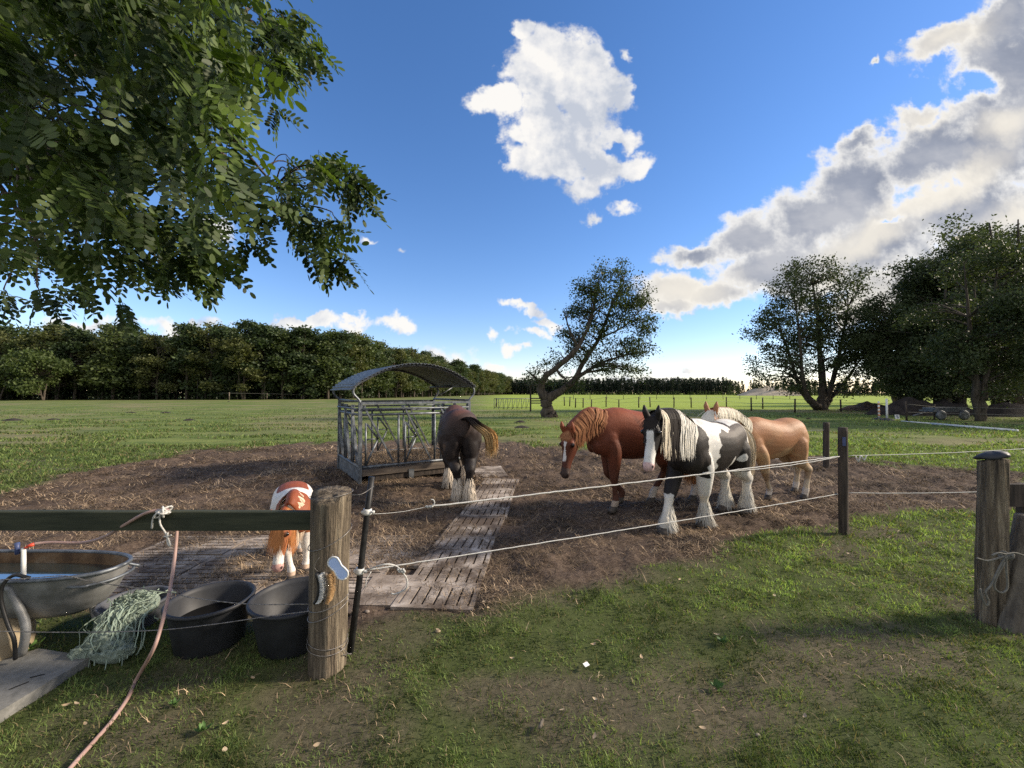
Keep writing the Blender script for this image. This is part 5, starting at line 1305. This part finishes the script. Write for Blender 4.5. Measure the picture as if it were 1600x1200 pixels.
def make_tree(name, label, base, limbs, blobs, ntips, nl, clump, size, cols, seed, group=None, cat='tree', flat=.7, bark='bark', drop=0, gap=.0):
    rg = np.random.default_rng(seed); root = thing(name, (0, 0, 0), label, cat, group); L = [np.array(spline(l, 24)) for l in limbs]
    b = MB()
    for l in L:
        l[1:-1, :3] += rg.normal(0, 1, (len(l)-2, 3))*l[1:-1, 3:4]*.13; b.tube(l[:, :3], l[:, 3], 12, rough=.09)
    ws = np.array([q[6] if len(q) > 6 else q[3]*q[4]*q[5] for q in blobs]); ws = ws/ws.sum(); tips = []
    for i in rg.choice(len(blobs), ntips, p=ws):
        c = blobs[i]; v = rg.normal(size=3); v /= np.linalg.norm(v); v *= rg.random()**(1/3.2); tips.append([c[0]+v[0]*c[3], c[1]+v[1]*c[4], c[2]+v[2]*c[5]])
    tips = np.array(tips); branch_set(b, L, tips, rg)
    mesh_obj('trunk', np.concatenate(b.V), b.F, MT[bark], root, True, rel=False)
    crown('crown', tips, nl, clump, size, cols, rg, root, flat, drop)
    root.location = base; return root
def copy_tree(r, loc, rz, sc, label=None):
    o = r.copy(); link(o); o.location = loc; o.rotation_euler = (0, 0, rz); o.scale = sc
    if label: o['label'] = label
    for ch in list(r.children):
        c = ch.copy(); link(c); c.parent = o
    return o
# leaning tree in the middle
D = 27.8; tb_ = G(851, 652); D = tb_[1]; S = D/FPX
def L_(px, py, r, dy=0): q = at(px, py, D+dy); return (q[0]-tb_[0], q[1]-tb_[1], q[2], r)
def Bl(px, py, rx, rz, ry, w_=None): q = at(px, py, D); base_ = [q[0]-tb_[0], 0, q[2], rx*S, ry, rz*S]; return base_+([w_] if w_ else [])
LEAN = [[L_(860, 656, .62), L_(857, 647, .44), L_(853, 630, .34), L_(849, 612, .30)],
        [L_(850, 622, .34), L_(845, 604, .26), L_(853, 588, .21, -.3), L_(880, 566, .18, -.6), L_(903, 543, .15, -.7), L_(922, 500, .11, -.5), L_(934, 450, .05)],
        [L_(854, 624, .33), L_(880, 608, .24, .3), L_(898, 594, .20, .5), L_(912, 565, .16, .6), L_(935, 530, .12, .8), L_(955, 480, .08, .6), L_(975, 440, .04)],
        [L_(898, 594, .17, .5), L_(920, 578, .11, .2), L_(945, 565, .08), L_(990, 552, .04), L_(1015, 550, .02)],
        [L_(846, 600, .16), L_(836, 590, .09), L_(824, 580, .04)], [L_(868, 575, .10, -.4), L_(880, 590, .06, -.8), L_(900, 588, .03, -1)],
        [L_(903, 543, .10, -.7), L_(890, 515, .06, -1), L_(882, 490, .03, -1.2)], [L_(935, 530, .08, .8), L_(975, 510, .05, 1), L_(1005, 480, .03, 1)]]
bl_ = [Bl(955, 425, 40, 16, 1.4, 5), Bl(925, 450, 30, 20, 1.2, 3.6), Bl(985, 455, 32, 26, 1.5, 6), Bl(945, 480, 48, 28, 1.9, 9), Bl(900, 488, 20, 10, 1, 2), Bl(985, 500, 34, 26, 1.6, 6), Bl(930, 515, 38, 24, 1.8, 6), Bl(975, 545, 42, 18, 1.6, 6), Bl(1008, 550, 16, 7, .8, 1.4),
       Bl(895, 535, 20, 16, 1.2, 2.4), Bl(915, 560, 34, 18, 1.6, 4), Bl(950, 575, 34, 12, 1.3, 3), Bl(870, 575, 26, 14, 1.3, 2.4), Bl(836, 588, 20, 11, 1, 1.8), Bl(985, 582, 26, 10, 1, 1.6), Bl(868, 594, 20, 7, 1, 1), Bl(884, 520, 12, 10, 1, 1.2), Bl(868, 556, 16, 12, 1, 1.4), Bl(1012, 510, 14, 16, 1, 1.6), Bl(1000, 470, 16, 14, 1, 1.6), Bl(900, 600, 26, 6, 1, 1.0)]
GREEN_A = ((.018, .030, .012), (.075, .105, .030))
make_tree('leaning_tree', 'gnarled lone tree leaning right with an open airy crown in the middle of the paddock', tb_, LEAN, bl_, 370, 18500, .28, .14, GREEN_A, 11, bark='bark')
# many stemmed tree and the wood on the right
def fan_limbs(rg, h, spread, nst, r0, lean=0):
    out = []
    for i in range(nst):
        a = rg.uniform(0, 6.28); s = spread*rg.uniform(.35, 1); x, y = math.cos(a)*s, math.sin(a)*s
        out.append([(x*.04, y*.04, -.1, r0*rg.uniform(.8, 1.1)), (x*.12+rg.normal(0, .1), y*.12, h*.10, r0*.8), (x*.34, y*.34, h*.32, r0*.6), (x*.62+lean*.3, y*.62, h*.58, r0*.35), (x*.85+lean, y*.85, h*.85, r0*.10)])
    return out
def crown_blobs(rg, h, spread, lowest=.2, n=16):
    out = []
    for i in range(n):
        z = rg.uniform(lowest, .93); rad = spread*math.sqrt(max(.06, 1-((z-.5)/.52)**2)); a = rg.uniform(0, 6.28); s = rad*rg.uniform(.25, .85)
        q = spread*rg.uniform(.24, .42); out.append([math.cos(a)*s, math.sin(a)*s, z*h, q, q, q*.62])
    return out
rt1 = G(1284, 641); D = rt1[1]; S = D/FPX; tb_ = rt1
bl_ = [Bl(1262, 425, 50, 18, 2.5), Bl(1225, 455, 34, 26, 2.6), Bl(1290, 450, 50, 34, 3), Bl(1335, 440, 20, 18, 1.6), Bl(1240, 500, 56, 36, 3.6), Bl(1310, 500, 44, 40, 3.4), Bl(1195, 520, 30, 26, 2.4), Bl(1280, 550, 60, 34, 3.6), Bl(1205, 568, 34, 26, 2.6), Bl(1335, 560, 34, 34, 2.8), Bl(1245, 598, 44, 14, 2.4), Bl(1325, 606, 38, 14, 2.4)]
limbs = [[L_(1284, 646, .8), L_(1284, 636, .45), L_(1285, 610, .34), L_(1282, 560, .24), L_(1278, 500, .16), L_(1268, 430, .05)], [L_(1280, 640, .3), L_(1262, 625, .20), L_(1248, 600, .16), L_(1232, 550, .11), L_(1215, 500, .06)],
         [L_(1279, 636, .3, -.5), L_(1263, 620, .22, -1), L_(1254, 590, .16, -1.4), L_(1250, 530, .11, -1.5), L_(1240, 460, .06, -1)], [L_(1288, 634, .28), L_(1300, 600, .20), L_(1312, 550, .15), L_(1325, 480, .07)], [L_(1288, 636, .3, 1), L_(1300, 620, .22, 1.2), L_(1325, 590, .14, 1.5), L_(1345, 560, .05, 1.5)]]
GREEN_D = ((.022, .034, .016), (.085, .110, .042))
make_tree('many_stemmed_tree', 'rounded many stemmed tree standing apart left of the dark wood', rt1, limbs, bl_, 620, 36000, .36, .18, GREEN_D, 21)
vars_ = []
for i in range(4):
    rg = np.random.default_rng(50+i); h = 13.5; sp = 5.0
    vars_.append(make_tree('broadleaf_tree', 'x', (0, 0, 0), fan_limbs(rg, h, sp*.7, 3+i % 2, .30), crown_blobs(rg, h, sp, .16, 22), 520, 32000, .38, .18, GREEN_D, 60+i, 'trees of the wood on the right'))
wood = [  # px, base y, height, label
    (1412, 644, 11.0, 'leftmost dark tree of the right hand wood, leaning trunks'), (1436, 642, 12.2, 'dark broadleaf tree second from the left in the right hand wood'), (1466, 646, 13.0, 'dark tree between the two compost heaps'),
    (1500, 646, 14.2, 'dark tree behind the old trailer frame'), (1531, 658, 10.6, 'broad tree with the thick pale trunk nearest the rope fence'), (1562, 645, 15.8, 'dark tree just right of the thick pale trunk'), (1590, 646, 17.6, 'tall dark tree at the right edge of the view'),
    (1400, 630, 13.0, 'tree standing farther back behind the leftmost tree of the wood'), (1480, 634, 15.5, 'tall tree in the back row above the trailer'), (1560, 634, 17.0, 'tallest tree in the back row near the right edge'), (1630, 640, 16.5, 'tree cut by the right edge of the view')]
for i, (px, py, h, lb) in enumerate(wood):
    p = G(px, py); k = h/13.5; src = vars_[i % 4]; lb2 = lb
    if i < 4: src.location = p; src.scale = (k*rng.uniform(.9, 1.05), k, k); src.rotation_euler = (0, 0, i*1.3); src['label'] = lb2
    else: copy_tree(src, p, i*2.1, (k*.95, k, k), lb2)
for i, (x, y, h) in enumerate([(42, 22, 14), (46, 15, 13)]):  # unseen trees added to carry on the row and shade the paddock
    copy_tree(vars_[i % 4], (x, y, 0), i*1.7+.5, (h/13.5,)*3, 'unseen dark tree added beyond the right edge of the view to shade the paddock')

# ------------------------------------------------------------------ the forest on the left
fv = []
for i in range(7):
    rg = np.random.default_rng(90+i); h = 18.0; sp = [3.4, 4.0, 3.6, 2.8, 4.4, 3.2, 3.0][i]; kind = i % 3
    cols = [((.028, .042, .016), (.115, .150, .048)), ((.036, .048, .018), (.155, .165, .055)), ((.020, .034, .017), (.080, .115, .045))][kind]
    if i == 3: bl_ = [[rg.normal(0, .3), rg.normal(0, .3), 18*z, (1-z)*4+.5, (1-z)*4+.5, 1.3] for z in np.linspace(.22, .97, 12)]     # conifer
    else: bl_ = crown_blobs(rg, h, sp, .08 if i % 2 else .16, 24)
    limbs = [[(0, 0, -.2, .24), (.1, 0, 5, .20), (rg.normal(0, .4), rg.normal(0, .4), 11, .13), (rg.normal(0, .6), rg.normal(0, .6), 16.5, .04)]]
    if i in (1, 4): limbs.append([(.3, 0, -.2, .16), (1.0, .2, 5, .12), (1.6, .3, 11, .05)])
    fv.append(make_tree('forest_tree', 'x', (0, 0, 0), limbs, bl_, 230, 6500, .62, .52, cols, 130+i, 'trees along the edge of the left forest', bark='bark'))
edge_pts = np.array([(-190, 94), (-150, 95), (-121, 97), (-92, 98), (-62, 100), (-47, 108), (-41, 130), (-37.5, 150), (-28, 227), (-2, 420)], float)
seglen = np.r_[0, np.cumsum(np.linalg.norm(np.diff(edge_pts, axis=0), axis=1))]
kinds = ['leafy green forest tree with a rounded crown', 'yellowish green forest tree with two stems', 'bluish dark green forest tree', 'pointed dark conifer', 'broad olive green forest tree with two stems', 'slim dark forest tree', 'slim green forest tree']
used = set(); s_ = 0.0; cnt = 0; rf_ = np.random.default_rng(77)
def along(s):
    i = min(np.searchsorted(seglen, s, 'right')-1, len(seglen)-2); f = (s-seglen[i])/(seglen[i+1]-seglen[i]); p = edge_pts[i]*(1-f)+edge_pts[i+1]*f; d = nrm(edge_pts[i+1]-edge_pts[i]); return p, np.array([-d[1], d[0]])
for row in range(3):
    s_ = row*1.7
    while s_ < seglen[-1]-1:
        p, nn = along(s_); q = p+nn*(row*5.5+rf_.uniform(0, 2.2)); v = int(rf_.integers(0, 7)); k = rf_.uniform(.90, 1.12)*(1.0+.05*row)
        if s_ < 150: k *= .97
        lb = kinds[v]+(', front row of the left forest' if row == 0 else ', standing back inside the left forest')
        if v not in used: used.add(v); o = fv[v]; o.location = (q[0], q[1], 0); o.rotation_euler = (0, 0, rf_.uniform(0, 6)); o.scale = (k, k, k); o['label'] = lb
        else: copy_tree(fv[v], (q[0], q[1], 0), rf_.uniform(0, 6), (k*rf_.uniform(1.05, 1.4),)*2+(k,), lb)
        s_ += (4.6 if row == 0 else 6.0)*rf_.uniform(.75, 1.3)*(1 if s_ < 200 else 1.35); cnt += 1
print('forest trees', cnt)
# low light green trees before the forest
rg = np.random.default_rng(31)
lowt = make_tree('young_tree', 'low bright green tree spreading in front of the dark forest, left of the wider one', (0, 0, 0), [[(0, 0, -.1, .2), (.6, 0, 2, .14), (1.4, 0, 4, .05)], [(0, 0, -.1, .15), (-.8, .2, 2.5, .1), (-1.6, .2, 4.5, .04)]], crown_blobs(rg, 9, 5, .22, 16), 200, 6500, .6, .45, ((.035, .055, .016), (.10, .135, .04)), 33, 'bright trees before the forest')
lowt.location = (-115, 92, 0)
copy_tree(lowt, (-103, 90, 0), 2, (1.1, 1.1, 1.15), 'wider bright green tree at the forest edge with a slanting trunk')
copy_tree(lowt, (-124, 91, 0), 4, (1.1, 1.1, 1.05), 'bright green bushy tree farthest left before the forest')
# deep part of the woods and the far pine wood: uncountable masses
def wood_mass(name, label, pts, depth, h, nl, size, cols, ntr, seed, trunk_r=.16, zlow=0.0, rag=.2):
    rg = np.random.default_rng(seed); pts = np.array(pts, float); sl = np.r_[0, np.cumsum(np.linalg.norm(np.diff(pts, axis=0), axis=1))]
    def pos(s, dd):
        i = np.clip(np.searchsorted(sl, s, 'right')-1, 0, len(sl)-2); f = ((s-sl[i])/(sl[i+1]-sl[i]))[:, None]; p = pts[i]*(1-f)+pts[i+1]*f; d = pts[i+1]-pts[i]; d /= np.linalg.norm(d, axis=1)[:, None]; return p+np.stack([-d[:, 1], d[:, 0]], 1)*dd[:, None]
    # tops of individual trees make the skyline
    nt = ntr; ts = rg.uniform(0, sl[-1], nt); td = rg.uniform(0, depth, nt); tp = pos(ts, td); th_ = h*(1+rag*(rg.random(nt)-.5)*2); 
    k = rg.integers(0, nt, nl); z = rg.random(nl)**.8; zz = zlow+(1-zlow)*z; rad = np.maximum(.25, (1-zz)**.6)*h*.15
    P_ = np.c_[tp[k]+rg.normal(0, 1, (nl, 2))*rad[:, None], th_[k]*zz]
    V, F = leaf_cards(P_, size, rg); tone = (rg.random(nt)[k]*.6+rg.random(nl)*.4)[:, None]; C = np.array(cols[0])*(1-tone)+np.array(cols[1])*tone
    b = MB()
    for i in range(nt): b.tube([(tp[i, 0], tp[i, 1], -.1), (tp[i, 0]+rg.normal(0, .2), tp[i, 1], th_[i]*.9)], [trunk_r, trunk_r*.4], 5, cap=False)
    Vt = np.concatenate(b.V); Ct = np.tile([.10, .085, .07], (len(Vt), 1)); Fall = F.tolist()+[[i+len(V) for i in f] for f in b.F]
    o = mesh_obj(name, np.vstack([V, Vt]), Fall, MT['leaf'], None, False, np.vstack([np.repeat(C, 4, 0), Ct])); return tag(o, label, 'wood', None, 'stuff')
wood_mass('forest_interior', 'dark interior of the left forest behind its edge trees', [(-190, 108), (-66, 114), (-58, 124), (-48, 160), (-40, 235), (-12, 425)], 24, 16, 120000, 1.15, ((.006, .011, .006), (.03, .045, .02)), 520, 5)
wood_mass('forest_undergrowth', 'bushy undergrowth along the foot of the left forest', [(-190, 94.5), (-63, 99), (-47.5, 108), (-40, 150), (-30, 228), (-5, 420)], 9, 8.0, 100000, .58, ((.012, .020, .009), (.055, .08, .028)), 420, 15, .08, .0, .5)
wood_mass('far_pine_wood', 'distant dark pine wood along the horizon beyond the green field', [(-40, 440), (0, 400), (60, 372), (120, 352), (190, 345)], 34, 12.5, 130000, 1.0, ((.008, .014, .011), (.028, .044, .026)), 1000, 6, .20, .14, .26)
wood_mass('far_hedge', 'low bushes and scrub along the far edge of the green field', [(40, 365), (120, 340), (185, 335)], 8, 3.0, 9000, .8, ((.02, .035, .012), (.07, .10, .03)), 120, 7, .05)
wood_mass('horizon_scrub', 'scrubby grey green woodland edge seen behind the right hand trees', [(140, 270), (190, 230), (260, 170), (330, 120)], 30, 7.5, 42000, .9, ((.02, .03, .016), (.06, .08, .035)), 300, 8, .1, .0, .5)

# ------------------------------------------------------------------ overhanging locust branches, close to the camera
rg = np.random.default_rng(404)
SIL = np.array([(-60, -60), (455, -60), (470, 20), (492, 70), (478, 104), (440, 60), (452, 120), (430, 180), (436, 235), (500, 232), (556, 250), (572, 280), (548, 330), (545, 410), (520, 425), (470, 398), (400, 378), (352, 330), (345, 300), (320, 380), (352, 432), (318, 428), (282, 415), (270, 430), (225, 410), (195, 440), (175, 410), (110, 400), (60, 420), (-60, 425)], float)
lt = thing('locust_tree', (-4.4, .9, 0), 'locust tree whose drooping feathery branches overhang the upper left of the view', 'tree')
trunk_top = np.array([-4.4, .9, 4.2])
sprays = []; tries = 0
while len(sprays) < 440 and tries < 60000:
    tries += 1; px, py = rg.uniform(-80, 560), rg.uniform(-120, 470)
    d = poly_sd(np.array([px]), np.array([max(py, -55)]), SIL)[0]
    if d < 5: continue
    if px > 470 and rg.random() < .45: continue
    if fbm(np.array([px/70]), np.array([py/70]), 2, 88)[0] < (.44 if px > 230 else .34) and d < 150: continue
    Y = rg.uniform(1.15, 2.9) if px < 380 else rg.uniform(1.9, 3.0)
    Y = Y if py < 330 else max(Y, 1.5)
    sprays.append((px, py, Y, d))
for (px, py) in [(190, 470), (345, 415), (480, 85), (486, 60), (560, 275), (550, 262), (540, 395), (516, 410), (505, 395), (60, 450), (130, 440), (10, 455), (432, 165), (255, 425), (448, 110), (470, 20), (560, 300), (300, 410), (385, 372), (95, 448), (500, 240), (525, 245)]: sprays.append((px, py, 2.1, -1))
wb = MB(); limb_ends = [(60, 120, 2.2), (200, 40, 2.0), (330, 120, 2.4), (420, 60, 2.6), (430, 290, 2.5), (300, 260, 2.2), (150, 300, 2.0), (60, 380, 2.3), (230, 400, 2.5), (20, 230, 1.6), (380, 230, 2.4), (440, 340, 2.5)]
LB = []
for (px, py, Y) in limb_ends:
    e = at(px, py, Y); m = (trunk_top+e)/2+np.array([0, .2, .45])
    p = spline([trunk_top, m, e*.75+m*.25+[0, 0, .10], e], 26); wb.tube(p, np.linspace(.04, .005, 26), 7, cap=False, rough=.03); LB.append(p[8:])
wb.tube(spline([(-4.4, .9, -.1), (-4.45, .85, 1.5), (-4.35, .95, 3), trunk_top, (-4.2, .8, 6)], 20), np.linspace(.22, .10, 20), 14, rough=.03)
LBp = np.concatenate(LB)
# template of a pinnate leaf: rachis plus paired leaflets, hanging along +x
def leaflet(L, w_, c, ang, tw):
    t = [(0, 0), (.18, .36), (.5, .5), (.82, .40), (1, 0), (.82, -.40), (.5, -.5), (.18, -.36)]
    P_ = np.array([(a*L, b*w_, -.12*abs(b)*w_+.05*L*math.sin(a*3)) for a, b in t]); P_ = P_@rotx(tw).T@rotz(ang).T; return P_+c
Vall = []; Fall = []; Call = []; nv = 0; Rp = []; 
for (px, py, Y, d) in sprays:
    e = at(px, py, Y); dist = np.linalg.norm(LBp-e, axis=1); a = LBp[int(np.argmin(dist))]
    dr = nrm([rg.uniform(.2, 1.0), rg.normal(0, .45), rg.uniform(-1.0, .1)])
    if py < 240 and px > 250: dr = nrm([rg.uniform(.3, .9), rg.normal(0, .3), -.9])
    if d < 0: dr = nrm([.35, 0, -.9])
    Lt = min(.34, max(.08, (d/640*Y)*1.4)); tw0 = e-dr*Lt*.35; tw1 = e+dr*Lt*.5
    p = spline([a, (a+tw0)/2+[0, 0, .05], tw0, e, tw1], 14)
    if np.linalg.norm(a-tw0) < .45: wb.tube(p, np.linspace(.005, .0015, 14), 4, cap=False)
    nlv = 6 if Y > 1.5 else 5
    for j in range(nlv):
        f = (j+.6)/nlv; o_ = tw0+(tw1-tw0)*f; s = 1 if j % 2 else -1
        ax = nrm(dr*.7+np.cross(dr, [0, 1, .2])*s*.6+np.array([0, rg.normal(0, .35), -.45])+rg.normal(0, .18, 3)); nl_ = int(rg.integers(5, 8)); LL = rg.uniform(.12, .19)
        nrmv = nrm(np.cross(ax, rg.normal(size=3)+np.array([0, 1.2, 0]))); bx = np.cross(nrmv, ax); Mx = np.stack([ax, bx, nrmv], 1)
        llen = LL*.235; tone = rg.random(); base_c = np.array([.018, .036, .010])*(1-tone)+np.array([.070, .105, .025])*tone
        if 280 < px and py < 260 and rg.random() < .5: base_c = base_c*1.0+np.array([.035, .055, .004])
        if rg.random() < .15: base_c = base_c*1.0+np.array([.05, .055, .04])
        bendz = rg.uniform(.1, .5)
        for q in range(nl_*2+1):
            if q == nl_*2: t_, an = 1.0, 0.0
            else: t_, an = .15+.85*(q//2)/nl_, (1.15 if q % 2 else -1.15)
            c0 = np.array([t_*LL, 0, -bendz*LL*t_*t_*.3]); lf = leaflet(llen*rg.uniform(.85, 1.1), llen*.50, c0, an+rg.normal(0, .12), rg.normal(0, .35))
            Vall.append(lf@Mx.T+o_); Call.append(np.tile(base_c*rg.uniform(.8, 1.25), (8, 1))); Fall.append(np.arange(8)+nv); nv += 8
        Rp.append(np.stack([o_, o_+ax*LL*.5+nrmv*(-bendz*LL*.075), o_+ax*LL+nrmv*(-bendz*LL*.3)]))
wb.build('trunk', MT['bark'], lt)
Rp = np.array(Rp); Vr, Fr, Cr = ribbons(Rp, np.array([.0022, .0018, .001]), np.tile([1., 0, 0], (len(Rp), 1)), np.tile([.06, .07, .025], (len(Rp), 1)))
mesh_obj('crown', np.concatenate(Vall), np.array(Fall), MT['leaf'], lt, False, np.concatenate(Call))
mesh_obj('leaf_stalks', Vr, Fr, MT['leaf'], lt, False, Cr)
print('leaflets', nv//8)

for o in scene.objects:
    if o.parent is None and 'category' in o and 'kind' not in o: o['kind'] = 'thing'
